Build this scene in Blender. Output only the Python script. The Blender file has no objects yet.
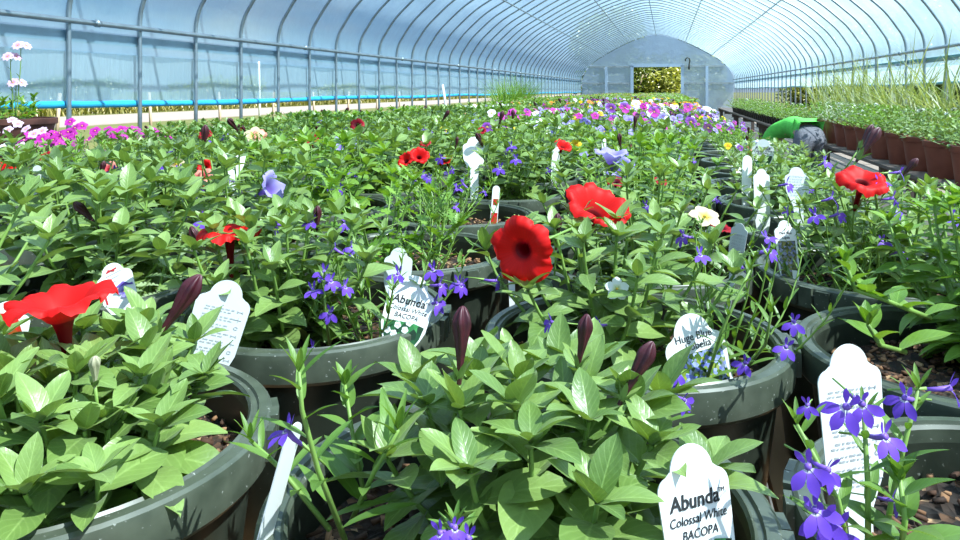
import bpy, math, random
import numpy as np
from mathutils import Vector, Matrix, Euler, Quaternion

C = bpy.context.scene.collection
PI = math.pi
F = 740.0                     # focal length in pixels of the 960 px wide frame
CAMZ = 1.2
RIM = 0.94                    # rim height of the green pots
POTH = 0.27
BENCH = RIM - POTH
T = 187.0 / F                 # the house runs along this slope seen from the camera
TH = math.atan(T)
cT, sT = math.cos(TH), math.sin(TH)
rnd = random.Random(7)


def at(u, v, Y):
    return Vector(((u - 480) / F * Y, Y, CAMZ - (v - 90) / F * Y))


def H(l, s, z=0.0):
    return Vector((l * cT + s * sT, -l * sT + s * cT, z))


def unH(p):
    return p[0] * cT - p[1] * sT, p[0] * sT + p[1] * cT


def pix(p):
    return 480 + F * p[0] / p[1], 90 - F * (p[2] - CAMZ) / p[1]


# ------------------------------------------------------------------ materials
M = {}


class NT:
    def __init__(s, name):
        s.m = bpy.data.materials.new(name)
        s.m.use_nodes = True
        s.t = s.m.node_tree
        s.t.nodes.clear()
        s.out = s.n('ShaderNodeOutputMaterial')

    def n(s, typ, ins=None, **kw):
        nd = s.t.nodes.new(typ)
        for k, v in kw.items():
            setattr(nd, k, v)
        for k, v in (ins or {}).items():
            s.put(nd.inputs[k], v)
        return nd

    def put(s, sock, v):
        if isinstance(v, bpy.types.NodeSocket):
            s.t.links.new(v, sock)
        elif isinstance(v, bpy.types.Node):
            s.t.links.new(v.outputs[0], sock)
        else:
            if sock.type == 'RGBA' and len(v) == 3:
                v = (*v, 1)
            sock.default_value = v

    def math(s, op, a, b=0.0, c=None):
        nd = s.n('ShaderNodeMath', operation=op)
        s.put(nd.inputs[0], a)
        s.put(nd.inputs[1], b)
        if c is not None:
            s.put(nd.inputs[2], c)
        return nd.outputs[0]

    def mix(s, f, a, b, blend='MIX'):
        nd = s.n('ShaderNodeMix', data_type='RGBA', blend_type=blend)
        s.put(nd.inputs[0], f)
        s.put(nd.inputs[6], a)
        s.put(nd.inputs[7], b)
        return nd.outputs[2]

    def ramp(s, f, stops):
        nd = s.n('ShaderNodeValToRGB')
        e = nd.color_ramp.elements
        while len(e) < len(stops):
            e.new(0.5)
        for el, (p, col) in zip(e, stops):
            el.position = p
            el.color = (*col, 1)
        s.put(nd.inputs[0], f)
        return nd.outputs[0]

    def noise(s, scale, detail=2.0, vec=None, rough=0.5):
        nd = s.n('ShaderNodeTexNoise', {'Scale': scale, 'Detail': detail, 'Roughness': rough})
        if vec is None:
            vec = s.n('ShaderNodeTexCoord').outputs['Object']
        s.put(nd.inputs['Vector'], vec)
        return nd.outputs[0]

    def done(s, shader):
        s.t.links.new(shader.outputs[0] if isinstance(shader, bpy.types.Node) else shader, s.out.inputs[0])
        M[s.m.name] = s.m
        return s.m


def plain(name, col, rough=0.5, metal=0.0, var=0.12, scale=12.0, spec=0.5, bump=0.0):
    t = NT(name)
    nz = t.noise(scale, 4)
    c2 = tuple(min(1, x * (1 + var)) for x in col)
    c1 = tuple(x * (1 - var) for x in col)
    cc = t.ramp(nz, [(0.3, c1), (0.7, c2)])
    b = t.n('ShaderNodeBsdfPrincipled', {'Base Color': cc, 'Roughness': rough, 'Metallic': metal, 'Specular IOR Level': spec})
    if bump:
        bp = t.n('ShaderNodeBump', {'Strength': bump, 'Distance': 0.01, 'Height': nz})
        t.put(b.inputs['Normal'], bp)
    return t.done(b)


def leafmat(name, dark, light, rib=0.35, trans=0.35, gloss=0.38, fuzz=0.0):
    t = NT(name)
    geo = t.n('ShaderNodeNewGeometry')
    uv = t.n('ShaderNodeUVMap')
    sep = t.n('ShaderNodeSeparateXYZ', {0: uv.outputs[0]})
    au = t.math('ABSOLUTE', t.math('SUBTRACT', sep.outputs[0], 0.5))
    base = t.mix(geo.outputs['Random Per Island'], dark, light)
    midrib = t.math('SUBTRACT', 1.0, t.n('ShaderNodeMapRange', {'Value': au, 'From Min': 0.0, 'From Max': 0.05}).outputs[0])
    ph = t.math('MULTIPLY', t.math('SUBTRACT', t.math('MULTIPLY', sep.outputs[1], 7.0), t.math('MULTIPLY', au, 5.0)), 2 * PI)
    vein = t.math('POWER', t.math('ABSOLUTE', t.math('SINE', t.math('MULTIPLY', ph, 0.5))), 14.0)
    k = t.math('ADD', t.math('MULTIPLY', midrib, rib), t.math('MULTIPLY', vein, rib * 0.35))
    lightrib = tuple(min(1, x * 1.5 + 0.04) for x in light)
    col = t.mix(k, base, lightrib)
    nz = t.noise(160 if fuzz else 60, 3)
    col = t.mix(0.25, col, t.ramp(nz, [(0.3, (0.55, 0.55, 0.55)), (0.7, (1, 1, 1))]), 'MULTIPLY')
    bp = t.n('ShaderNodeBump', {'Strength': 0.25, 'Distance': 0.002, 'Height': t.math('SUBTRACT', nz, k)})
    b = t.n('ShaderNodeBsdfPrincipled', {'Base Color': col, 'Roughness': gloss, 'Specular IOR Level': 0.6, 'Normal': bp})
    if fuzz:
        b.inputs['Sheen Weight'].default_value = fuzz
        b.inputs['Sheen Roughness'].default_value = 0.4
    tc = t.mix(1.0, col, (1.45, 1.35, 0.45), 'MULTIPLY')
    tr = t.n('ShaderNodeBsdfTranslucent', {'Color': tc, 'Normal': bp})
    return t.done(t.n('ShaderNodeMixShader', {0: trans, 1: b, 2: tr}))


def petalmat(name, edge, throat, tpos=0.3, trans=0.3, vein=0.25, eye=None, eyepos=0.1, width=0.3):
    """UV v runs from the throat (0) to the edge (1), u round the flower."""
    t = NT(name)
    uv = t.n('ShaderNodeUVMap')
    sep = t.n('ShaderNodeSeparateXYZ', {0: uv.outputs[0]})
    stops = [(0.0, eye if eye else throat)]
    if eye:
        stops += [(eyepos, eye), (eyepos + 0.08, throat)]
    stops += [(tpos, throat), (min(0.98, tpos + width), edge)]
    col = t.ramp(sep.outputs[1], stops)
    st = t.math('POWER', t.math('ABSOLUTE', t.math('SINE', t.math('MULTIPLY', sep.outputs[0], 40 * PI))), 6.0)
    col = t.mix(t.math('MULTIPLY', st, vein), col, throat)
    b = t.n('ShaderNodeBsdfPrincipled', {'Base Color': col, 'Roughness': 0.55, 'Specular IOR Level': 0.25})
    tr = t.n('ShaderNodeBsdfTranslucent', {'Color': col})
    return t.done(t.n('ShaderNodeMixShader', {0: trans, 1: b, 2: tr}))


leafmat('petunia_leaf', (0.12, 0.215, 0.042), (0.27, 0.395, 0.105), trans=0.24, fuzz=0.15)
leafmat('petunia_leaf_fresh', (0.13, 0.27, 0.025), (0.25, 0.42, 0.06), trans=0.32, fuzz=0.1)
leafmat('petunia_leaf_deep', (0.07, 0.16, 0.03), (0.16, 0.29, 0.07), trans=0.24)
leafmat('lobelia_leaf', (0.09, 0.20, 0.025), (0.21, 0.36, 0.07), rib=0.15, trans=0.35)
leafmat('dusty_leaf', (0.20, 0.30, 0.11), (0.36, 0.47, 0.24), rib=0.2, trans=0.25, gloss=0.6, fuzz=0.3)
leafmat('bright_leaf', (0.11, 0.25, 0.02), (0.24, 0.42, 0.06), trans=0.35)
leafmat('grass_blade', (0.14, 0.22, 0.06), (0.46, 0.50, 0.28), rib=0.3, trans=0.35)
leafmat('weed_blade', (0.10, 0.12, 0.02), (0.24, 0.23, 0.07), rib=0.1, trans=0.3)
leafmat('silver_leaf', (0.34, 0.40, 0.30), (0.52, 0.57, 0.45), rib=0.1, trans=0.2, gloss=0.6)
leafmat('tree_leaf', (0.03, 0.07, 0.010), (0.12, 0.17, 0.03), rib=0.1, trans=0.3)
leafmat('olive_leaf', (0.13, 0.17, 0.025), (0.27, 0.30, 0.05), rib=0.1, trans=0.3)
plain('stem', (0.20, 0.33, 0.07), 0.5, var=0.2, scale=40)
plain('red_stem', (0.12, 0.09, 0.04), 0.5, var=0.2, scale=40)
petalmat('red_petal', (0.72, 0.007, 0.006), (0.16, 0.0, 0.004), 0.05, trans=0.25, vein=0.09, width=0.2)
petalmat('dark_red_petal', (0.42, 0.006, 0.02), (0.10, 0.0, 0.01), 0.2)
petalmat('salmon_petal', (0.85, 0.32, 0.24), (0.75, 0.08, 0.10), 0.25)
petalmat('white_petal', (0.88, 0.88, 0.86), (0.70, 0.74, 0.35), 0.08, vein=0.06)
petalmat('cream_petal', (0.85, 0.68, 0.45), (0.75, 0.5, 0.12), 0.15, vein=0.1)
petalmat('lavender_petal', (0.42, 0.36, 0.80), (0.20, 0.12, 0.50), 0.2)
petalmat('violet_petal', (0.28, 0.06, 0.45), (0.10, 0.01, 0.16), 0.35, eye=(0.8, 0.5, 0.05), eyepos=0.08)
petalmat('plum_petal', (0.12, 0.01, 0.13), (0.05, 0.0, 0.05), 0.35, eye=(0.8, 0.5, 0.05), eyepos=0.06)
petalmat('magenta_petal', (0.60, 0.04, 0.42), (0.38, 0.01, 0.26), 0.2, vein=0.2)
petalmat('pale_pink_petal', (0.80, 0.58, 0.74), (0.62, 0.25, 0.5), 0.15, vein=0.15)
petalmat('lobelia_petal', (0.17, 0.065, 0.60), (0.22, 0.09, 0.62), 0.2, vein=0.15, eye=(0.85, 0.82, 0.95), eyepos=0.10)
plain('lobelia_tube', (0.22, 0.10, 0.55), 0.5)
petalmat('yellow_petal', (0.85, 0.66, 0.03), (0.75, 0.35, 0.01), 0.2)
petalmat('orange_petal', (0.85, 0.33, 0.03), (0.6, 0.12, 0.01), 0.2)
plain('bud_maroon', (0.062, 0.008, 0.016), 0.45, var=0.5, scale=70)
plain('bud_pale', (0.42, 0.40, 0.25), 0.6, var=0.3, scale=60)
plain('anther', (0.75, 0.5, 0.05), 0.6)
plain('calyx', (0.20, 0.30, 0.08), 0.55)


def potmat():
    t = NT('green_pot')
    nz = t.noise(30, 6)
    nz2 = t.noise(240, 2)
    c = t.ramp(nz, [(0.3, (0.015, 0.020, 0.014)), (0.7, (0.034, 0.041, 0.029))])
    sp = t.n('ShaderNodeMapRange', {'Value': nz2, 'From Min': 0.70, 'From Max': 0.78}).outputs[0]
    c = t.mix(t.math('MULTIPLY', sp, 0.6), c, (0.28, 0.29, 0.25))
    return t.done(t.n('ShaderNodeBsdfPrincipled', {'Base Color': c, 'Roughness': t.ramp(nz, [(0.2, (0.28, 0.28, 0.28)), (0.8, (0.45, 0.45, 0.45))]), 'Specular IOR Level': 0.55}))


def rimmat():
    t = NT('green_pot_rim')
    nz = t.noise(45, 6)
    nz2 = t.noise(260, 2)
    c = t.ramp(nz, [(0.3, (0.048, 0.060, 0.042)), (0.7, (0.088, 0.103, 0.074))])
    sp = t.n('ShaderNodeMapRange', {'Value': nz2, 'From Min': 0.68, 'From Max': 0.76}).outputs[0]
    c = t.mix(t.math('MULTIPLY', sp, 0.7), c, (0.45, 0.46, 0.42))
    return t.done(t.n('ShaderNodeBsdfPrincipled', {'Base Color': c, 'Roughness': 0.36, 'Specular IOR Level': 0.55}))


potmat()
rimmat()


def soilmat():
    t = NT('potting_soil')
    tc = t.n('ShaderNodeTexCoord').outputs['Object']
    v = t.n('ShaderNodeTexVoronoi', {'Vector': tc, 'Scale': 130.0, 'Randomness': 1.0})
    c = t.ramp(t.n('ShaderNodeSeparateColor', {0: v.outputs['Color']}).outputs[0],
               [(0.0, (0.010, 0.006, 0.004)), (0.6, (0.045, 0.022, 0.012)), (0.85, (0.12, 0.055, 0.025)), (1.0, (0.42, 0.26, 0.14))])
    bp = t.n('ShaderNodeBump', {'Strength': 0.9, 'Distance': 0.01, 'Height': v.outputs['Distance']})
    return t.done(t.n('ShaderNodeBsdfPrincipled', {'Base Color': c, 'Roughness': 0.9, 'Normal': bp}))


soilmat()
t = NT('bark')
geo = t.n('ShaderNodeNewGeometry')
t.done(t.n('ShaderNodeBsdfPrincipled', {'Base Color': t.ramp(geo.outputs['Random Per Island'], [(0, (0.03, 0.014, 0.008)), (0.5, (0.10, 0.04, 0.018)), (0.85, (0.30, 0.15, 0.07)), (1, (0.55, 0.36, 0.2))]), 'Roughness': 0.85}))


def terramat():
    t = NT('terracotta')
    nz = t.noise(14, 5)
    c = t.ramp(nz, [(0.25, (0.20, 0.055, 0.034)), (0.75, (0.31, 0.092, 0.055))])
    return t.done(t.n('ShaderNodeBsdfPrincipled', {'Base Color': c, 'Roughness': 0.5}))


terramat()
plain('brown_pot', (0.10, 0.035, 0.025), 0.6, var=0.3)
plain('black_pot', (0.02, 0.017, 0.015), 0.5, var=0.3)


def woodmat(name, c1, c2):
    t = NT(name)
    tc = t.n('ShaderNodeTexCoord').outputs['Object']
    mp = t.n('ShaderNodeMapping', {0: tc})
    mp.inputs['Scale'].default_value = (30, 2, 30)
    nz = t.noise(2.0, 6, mp.outputs[0])
    geo = t.n('ShaderNodeNewGeometry')
    c = t.mix(0.5, t.ramp(nz, [(0.3, c1), (0.7, c2)]), t.mix(geo.outputs['Random Per Island'], c1, c2))
    return t.done(t.n('ShaderNodeBsdfPrincipled', {'Base Color': c, 'Roughness': 0.7, 'Normal': t.n('ShaderNodeBump', {'Strength': 0.3, 'Distance': 0.004, 'Height': nz})}))


woodmat('bench_wood', (0.26, 0.13, 0.055), (0.42, 0.24, 0.11))
woodmat('grey_wood', (0.10, 0.072, 0.06), (0.17, 0.125, 0.105))
woodmat('stake_wood', (0.30, 0.24, 0.17), (0.48, 0.40, 0.30))
plain('steel', (0.30, 0.36, 0.40), 0.42, metal=0.75, var=0.15, scale=6)
plain('hip_board', (0.30, 0.34, 0.36), 0.55, var=0.2, scale=5)
plain('teal_board', (0.10, 0.33, 0.34), 0.5, var=0.15, scale=5)
plain('white_pipe', (0.8, 0.8, 0.8), 0.5, var=0.03)
plain('pale_frame', (0.38, 0.48, 0.60), 0.5, var=0.05)
plain('blue_roll', (0.03, 0.40, 0.68), 0.4, var=0.15, scale=9)
plain('black_metal', (0.02, 0.02, 0.02), 0.5)
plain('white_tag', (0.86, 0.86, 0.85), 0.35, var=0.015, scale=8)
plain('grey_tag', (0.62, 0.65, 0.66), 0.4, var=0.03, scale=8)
plain('ink', (0.02, 0.02, 0.022), 0.6)
plain('grey_ink', (0.40, 0.40, 0.43), 0.6)
plain('red_ink', (0.55, 0.02, 0.03), 0.6)
plain('green_shirt', (0.14, 0.66, 0.10), 0.85, var=0.12, scale=25, bump=0.4)
plain('grey_trousers', (0.17, 0.17, 0.20), 0.9, var=0.15, scale=40, bump=0.4)
plain('skin', (0.55, 0.33, 0.24), 0.55, var=0.05)
plain('dark_hair', (0.03, 0.02, 0.015), 0.6)
plain('shoe', (0.05, 0.05, 0.05), 0.6)


def picmat(name, stops, scale):
    t = NT(name)
    tc = t.n('ShaderNodeTexCoord').outputs['Object']
    v = t.n('ShaderNodeTexVoronoi', {'Vector': tc, 'Scale': scale})
    c = t.ramp(t.n('ShaderNodeSeparateColor', {0: v.outputs['Color']}).outputs[0], stops)
    return t.done(t.n('ShaderNodeBsdfPrincipled', {'Base Color': c, 'Roughness': 0.35}))


picmat('picture_green', [(0, (0.004, 0.02, 0.006)), (0.35, (0.01, 0.07, 0.02)), (0.7, (0.03, 0.20, 0.05)), (1, (0.06, 0.3, 0.08))], 110)
picmat('picture_blue', [(0, (0.02, 0.05, 0.01)), (0.3, (0.10, 0.20, 0.02)), (0.55, (0.35, 0.40, 0.05)), (0.7, (0.12, 0.14, 0.5)), (0.88, (0.30, 0.36, 0.75)), (1, (0.5, 0.55, 0.85))], 330)
picmat('picture_dusky', [(0, (0.02, 0.03, 0.01)), (0.35, (0.16, 0.17, 0.03)), (0.55, (0.30, 0.26, 0.08)), (0.75, (0.12, 0.13, 0.28)), (1, (0.36, 0.36, 0.55))], 330)
picmat('picture_red', [(0, (0.10, 0.2, 0.03)), (0.5, (0.5, 0.01, 0.01)), (1, (0.75, 0.03, 0.03))], 200)


def filmmat(name, fac, tcol, dcol, wr=0.35, wscale=(1.2, 1.2, 0.5), refl=0.10):
    """Polythene film: part clear, part milky (reflecting and letting light through)."""
    t = NT(name)
    tc = t.n('ShaderNodeTexCoord').outputs['Object']
    mp = t.n('ShaderNodeMapping', {0: tc})
    mp.inputs['Scale'].default_value = wscale
    nz = t.noise(1.6, 6, mp.outputs[0], 0.6)
    f = t.math('ADD', fac, t.math('MULTIPLY', t.math('SUBTRACT', nz, 0.5), wr))
    bp = t.n('ShaderNodeBump', {'Strength': 0.6, 'Distance': 0.05, 'Height': nz})
    d = t.n('ShaderNodeBsdfDiffuse', {'Color': dcol, 'Normal': bp})
    tr = t.n('ShaderNodeBsdfTranslucent', {'Color': dcol, 'Normal': bp})
    milky = t.n('ShaderNodeMixShader', {0: 0.6, 1: d, 2: tr})
    clear = t.n('ShaderNodeBsdfTransparent', {'Color': tcol})
    a = t.n('ShaderNodeMixShader', {0: f, 1: clear, 2: milky})
    g = t.n('ShaderNodeBsdfGlossy', {'Roughness': 0.25, 'Normal': bp})
    return t.done(t.n('ShaderNodeMixShader', {0: refl, 1: a, 2: g}))


filmmat('roof_film', 0.46, (0.76, 0.91, 1.0), (0.45, 0.70, 0.87))
filmmat('curtain_film', 0.72, (0.76, 0.91, 0.98), (0.50, 0.71, 0.83), wscale=(6, 6, 0.5), wr=0.3)
filmmat('end_film', 0.8, (0.62, 0.74, 0.92), (0.50, 0.62, 0.80), wscale=(1, 1, 1), wr=0.15)


def groundmat():
    t = NT('grass_ground')
    tc = t.n('ShaderNodeTexCoord').outputs['Object']
    nz = t.noise(0.5, 8, tc, 0.7)
    nz2 = t.noise(9.0, 4, tc, 0.7)
    c = t.ramp(nz, [(0.3, (0.06, 0.085, 0.018)), (0.55, (0.095, 0.12, 0.028)), (0.75, (0.14, 0.145, 0.045))])
    c = t.mix(0.5, c, t.ramp(nz2, [(0.3, (0.5, 0.5, 0.5)), (0.7, (1, 1, 1))]), 'MULTIPLY')
    return t.done(t.n('ShaderNodeBsdfPrincipled', {'Base Color': c, 'Roughness': 0.9}))


groundmat()
plain('road_gravel', (0.205, 0.19, 0.18), 0.9, var=0.10, scale=3)
plain('floor_gravel', (0.12, 0.11, 0.10), 0.9, var=0.25, scale=25, bump=0.3)


# ------------------------------------------------------------------ mesh builder
class MB:
    def __init__(s):
        s.V, s.Q, s.T, s.mq, s.mt, s.uv = [], [], [], [], [], []
        s.n = 0
        s.mats = []

    def mi(s, mat):
        if mat not in s.mats:
            s.mats.append(mat)
        return s.mats.index(mat)

    def add(s, V, Q, mat, uv=None):
        V = np.asarray(V, dtype=np.float32).reshape(-1, 3)
        Q = np.asarray(Q, dtype=np.int32)
        s.V.append(V)
        s.uv.append(np.zeros((len(V), 2), np.float32) if uv is None else np.asarray(uv, np.float32))
        if len(Q):
            if Q.shape[1] == 4:
                s.Q.append(Q + s.n)
                s.mq.append(np.full(len(Q), s.mi(mat), np.int32))
            else:
                s.T.append(Q + s.n)
                s.mt.append(np.full(len(Q), s.mi(mat), np.int32))
        s.n += len(V)

    def grid(s, P, mat, closed_u=False, closed_v=False, uv=None):
        """P[i][j] points: quads between neighbours."""
        P = np.asarray(P, np.float32)
        a, b = P.shape[:2]
        ii = np.arange(a if closed_u else a - 1)
        jj = np.arange(b if closed_v else b - 1)
        I, J = np.meshgrid(ii, jj, indexing='ij')
        I2, J2 = (I + 1) % a, (J + 1) % b
        Q = np.stack([I * b + J, I2 * b + J, I2 * b + J2, I * b + J2], -1).reshape(-1, 4)
        s.add(P.reshape(-1, 3), Q, mat, None if uv is None else np.asarray(uv).reshape(-1, 2))

    def tube(s, pts, r, mat, n=6, cap=True):
        pts = [Vector(p) for p in pts]
        rs = r if hasattr(r, '__len__') else [r] * len(pts)
        rings = []
        prev = None
        for i, p in enumerate(pts):
            d = (pts[min(i + 1, len(pts) - 1)] - pts[max(i - 1, 0)])
            d = d.normalized() if d.length > 1e-9 else Vector((0, 0, 1))
            if prev is None:
                a = d.cross(Vector((0, 0, 1)) if abs(d.z) < 0.9 else Vector((1, 0, 0))).normalized()
            else:
                a = (prev - d * prev.dot(d)).normalized()
            prev = a
            b = d.cross(a)
            rings.append([p + (a * math.cos(k * 2 * PI / n) + b * math.sin(k * 2 * PI / n)) * rs[i] for k in range(n)])
        if cap:
            rings = [[pts[0]] * n] + rings + [[pts[-1]] * n]
        s.grid([[tuple(q) for q in ring] for ring in rings], mat, closed_v=True)

    def lathe(s, prof, mat, n=48, c=(0, 0, 0)):
        P = [[(c[0] + r * math.cos(k * 2 * PI / n), c[1] + r * math.sin(k * 2 * PI / n), c[2] + z) for k in range(n)] for r, z in prof]
        s.grid(P, mat, closed_v=True, uv=[[(k / n, i / max(1, len(prof) - 1)) for k in range(n)] for i in range(len(prof))])

    def box(s, lo, hi, mat, mtx=None):
        x0, y0, z0 = lo
        x1, y1, z1 = hi
        V = [(x0, y0, z0), (x1, y0, z0), (x1, y1, z0), (x0, y1, z0), (x0, y0, z1), (x1, y0, z1), (x1, y1, z1), (x0, y1, z1)]
        if mtx is not None:
            V = [tuple(mtx @ Vector(v)) for v in V]
        s.add(V, [(0, 3, 2, 1), (4, 5, 6, 7), (0, 1, 5, 4), (1, 2, 6, 5), (2, 3, 7, 6), (3, 0, 4, 7)], mat)

    def mesh(s, name, smooth=True):
        me = bpy.data.meshes.new(name)
        V = np.concatenate(s.V)
        uv = np.concatenate(s.uv)
        Q = np.concatenate(s.Q) if s.Q else np.zeros((0, 4), np.int32)
        Tt = np.concatenate(s.T) if s.T else np.zeros((0, 3), np.int32)
        nq, nt = len(Q), len(Tt)
        me.vertices.add(len(V))
        me.vertices.foreach_set('co', V.ravel())
        loops = np.concatenate([Q.ravel(), Tt.ravel()]).astype(np.int32)
        me.loops.add(len(loops))
        me.loops.foreach_set('vertex_index', loops)
        me.polygons.add(nq + nt)
        start = np.concatenate([np.arange(nq) * 4, nq * 4 + np.arange(nt) * 3]).astype(np.int32)
        me.polygons.foreach_set('loop_start', start)
        mi = np.concatenate(s.mq + s.mt) if (s.mq or s.mt) else np.zeros(0, np.int32)
        for m in s.mats:
            me.materials.append(M[m])
        me.polygons.foreach_set('material_index', mi)
        me.polygons.foreach_set('use_smooth', np.full(nq + nt, smooth))
        l = me.uv_layers.new(name='UVMap')
        l.data.foreach_set('uv', uv[loops].ravel())
        me.update(calc_edges=True)
        me.validate()
        return me

    def build(s, name, parent=None, loc=(0, 0, 0), rot=(0, 0, 0), smooth=True):
        return put(name, s.mesh(name, smooth), parent, loc, rot)


def put(name, me, parent=None, loc=(0, 0, 0), rot=(0, 0, 0), scale=1.0):
    o = bpy.data.objects.new(name, me)
    C.objects.link(o)
    o.parent = parent
    o.location = loc
    o.rotation_euler = rot
    o.scale = (scale,) * 3
    return o


def tag(o, label=None, cat=None, group=None, kind=None):
    for k, v in (('label', label), ('category', cat), ('group', group), ('kind', kind)):
        if v:
            o[k] = v
    return o


def empty(name, loc=(0, 0, 0), rz=0.0):
    o = bpy.data.objects.new(name, None)
    o.empty_display_size = 0.05
    C.objects.link(o)
    o.location = loc
    o.rotation_euler = (0, 0, rz)
    return o


HROT = (0, 0, -TH)


def house(name, mb, kind='structure', smooth=True):
    o = mb.build(name, None, (0, 0, 0), HROT, smooth)
    o['kind'] = kind
    return o


# ------------------------------------------------------------------ leaves
def leaf_template(nl, nw, shape='ovate'):
    t = np.linspace(0, 1, nl + 1)
    u = np.linspace(-1, 1, nw + 1)
    Tt, U = np.meshgrid(t, u, indexing='ij')
    if shape == 'ovate':
        prof = np.sin(PI * np.clip(t, 0, 1) ** 0.90) ** 0.72 * (1 - 0.12 * t) + 0.05 * (1 - t)
    elif shape == 'spoon':
        prof = np.sin(PI * t ** 1.35) ** 0.8 + 0.06 * (1 - t)
    elif shape == 'linear':
        prof = np.sin(PI * t ** 0.7) ** 0.6
    elif shape == 'round':
        prof = np.sin(PI * t ** 0.95) ** 0.6
    elif shape == 'pinnate':
        prof = np.sin(PI * t ** 0.9) ** 0.7 * (0.30 + 0.70 * np.abs(np.sin(6.5 * PI * t)) ** 0.7) + 0.05
    elif shape == 'blade':
        prof = (1 - t) ** 0.6 * (0.4 + 0.6 * np.minimum(1, t * 4))
    prof = prof / prof.max()
    prof[-1] = 0.015
    P = np.repeat(prof[:, None], nw + 1, 1)
    I, J = np.meshgrid(np.arange(nl), np.arange(nw), indexing='ij')
    b = nw + 1
    Q = np.stack([I * b + J, I * b + J + 1, (I + 1) * b + J + 1, (I + 1) * b + J], -1).reshape(-1, 4)
    return U.ravel(), Tt.ravel(), P.ravel(), Q


TPL = {}
for sh in ('ovate', 'spoon', 'linear', 'round'):
    TPL[sh, 2] = leaf_template(9, 4, sh)
    TPL[sh, 1] = leaf_template(5, 2, sh)
    TPL[sh, 0] = leaf_template(3, 2, sh)
for q in (0, 1, 2):
    TPL['pinnate', q] = leaf_template(26 if q else 13, 2, 'pinnate')
    TPL['blade', q] = leaf_template(8, 2, 'blade')


def add_leaves(mb, rows, shape, lod, mat, fold=0.28, wave=0.05):
    """rows: (x, y, z, azimuth, elevation, roll, length, width, droop)."""
    if not len(rows):
        return
    R = np.asarray(rows, np.float64)
    U, Tt, Pf, Q = TPL[shape, lod]
    L, Wd, k = R[:, 6:7], R[:, 7:8], R[:, 8:9]
    k = np.where(np.abs(k) < 1e-3, 1e-3, k)
    x = U[None] * Pf[None] * Wd / 2
    kt = k * Tt[None]
    y = L * np.sin(kt) / k
    z = -L * (1 - np.cos(kt)) / k
    z = z + fold * np.abs(U)[None] ** 1.5 * Pf[None] * Wd / 2
    ph = (R[:, 3:4] * 7) % 6.28
    z = z + wave * Wd * np.sin(Tt[None] * 7 + ph) * (U[None] ** 2) * np.sign(U[None])
    e, a, ro = R[:, 4:5], R[:, 3:4], R[:, 5:6]
    x2 = x * np.cos(ro) + z * np.sin(ro)
    z2 = -x * np.sin(ro) + z * np.cos(ro)
    y3 = y * np.cos(e) - z2 * np.sin(e)
    z3 = y * np.sin(e) + z2 * np.cos(e)
    X = R[:, 0:1] + y3 * np.cos(a) + x2 * np.sin(a)
    Y = R[:, 1:2] + y3 * np.sin(a) - x2 * np.cos(a)
    Z = R[:, 2:3] + z3
    N, n = X.shape
    V = np.stack([X, Y, Z], -1).reshape(-1, 3)
    QQ = (Q[None] + (np.arange(N) * n)[:, None, None]).reshape(-1, 4)
    uv = np.tile(np.stack([U * 0.5 + 0.5, Tt], -1), (N, 1))
    mb.add(V, QQ, mat, uv)


def sprig(mb, rg, base, az, lean0, lean1, length, nleaf, L0, L1, wr, el0, el1, droop, shape, lod, lmat, smat='stem', sr=0.0018, tip=5, t0=0.12, wander=0.15):
    """A leafy shoot. Returns its tip point and direction."""
    n = 6
    p = Vector(base)
    pts = [p.copy()]
    a = az
    dirs = []
    for i in range(n):
        f = i / (n - 1)
        le = lean0 + (lean1 - lean0) * f + rg.uniform(-wander, wander) * 0.5
        a += rg.uniform(-wander, wander)
        d = Vector((math.sin(le) * math.cos(a), math.sin(le) * math.sin(a), math.cos(le)))
        dirs.append(d)
        p = p + d * (length / n)
        pts.append(p.copy())
    mb.tube(pts, [sr * (1.2 - 0.5 * i / n) for i in range(n + 1)], smat, n=5 if lod else 3, cap=False)
    rows = []
    ph = rg.uniform(0, 6.28)
    for k in range(nleaf):
        f = t0 + (1 - t0) * (k + 0.5) / nleaf
        q = f * n
        i = min(n - 1, int(q))
        b = pts[i].lerp(pts[i + 1], q - i)
        L = (L0 + (L1 - L0) * f ** 0.8) * rg.uniform(0.78, 1.18)
        rows.append((*b, ph + k * 2.4 + rg.uniform(-.35, .35), el0 + (el1 - el0) * f + rg.uniform(-.25, .25), rg.uniform(-.45, .45), L, L * wr * rg.uniform(0.85, 1.15), droop * (1.1 - 0.5 * f) * rg.uniform(0.5, 1.4)))
    for k in range(tip):
        L = L1 * rg.uniform(0.55, 1.0)
        rows.append((*pts[-1], ph + k * 2 * PI / max(1, tip), rg.uniform(0.35, 1.15), 0, L, L * wr * 0.9, rg.uniform(-0.1, 0.7)))
    add_leaves(mb, rows, shape, lod, lmat)
    return pts[-1], dirs[-1]


def petunia(mb, rg, cx, cy, z0, nst, height, spread, L, lod, mat='petunia_leaf', wr=0.46, nl=9, a0=None, a1=None):
    tips = []
    ph = rg.uniform(0, 6.28)
    for i in range(nst):
        az = (ph + i * 2.4) if a0 is None else rg.uniform(a0, a1)
        f = (i + 0.5) / nst
        out = spread * math.sqrt(f)
        ln = height * (1.15 - 0.30 * f) + out * 0.55
        l0 = 0.15 + 1.0 * f
        tips.append(sprig(mb, rg, (cx + out * 0.25 * math.cos(az), cy + out * 0.25 * math.sin(az), z0), az, l0, 0.12 + 0.45 * f, ln, nl, L, L * 0.52, wr, 0.02 - 0.2 * f, 0.50, 0.85, 'ovate', lod, mat, sr=0.0021, tip=6))
    return tips


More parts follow.
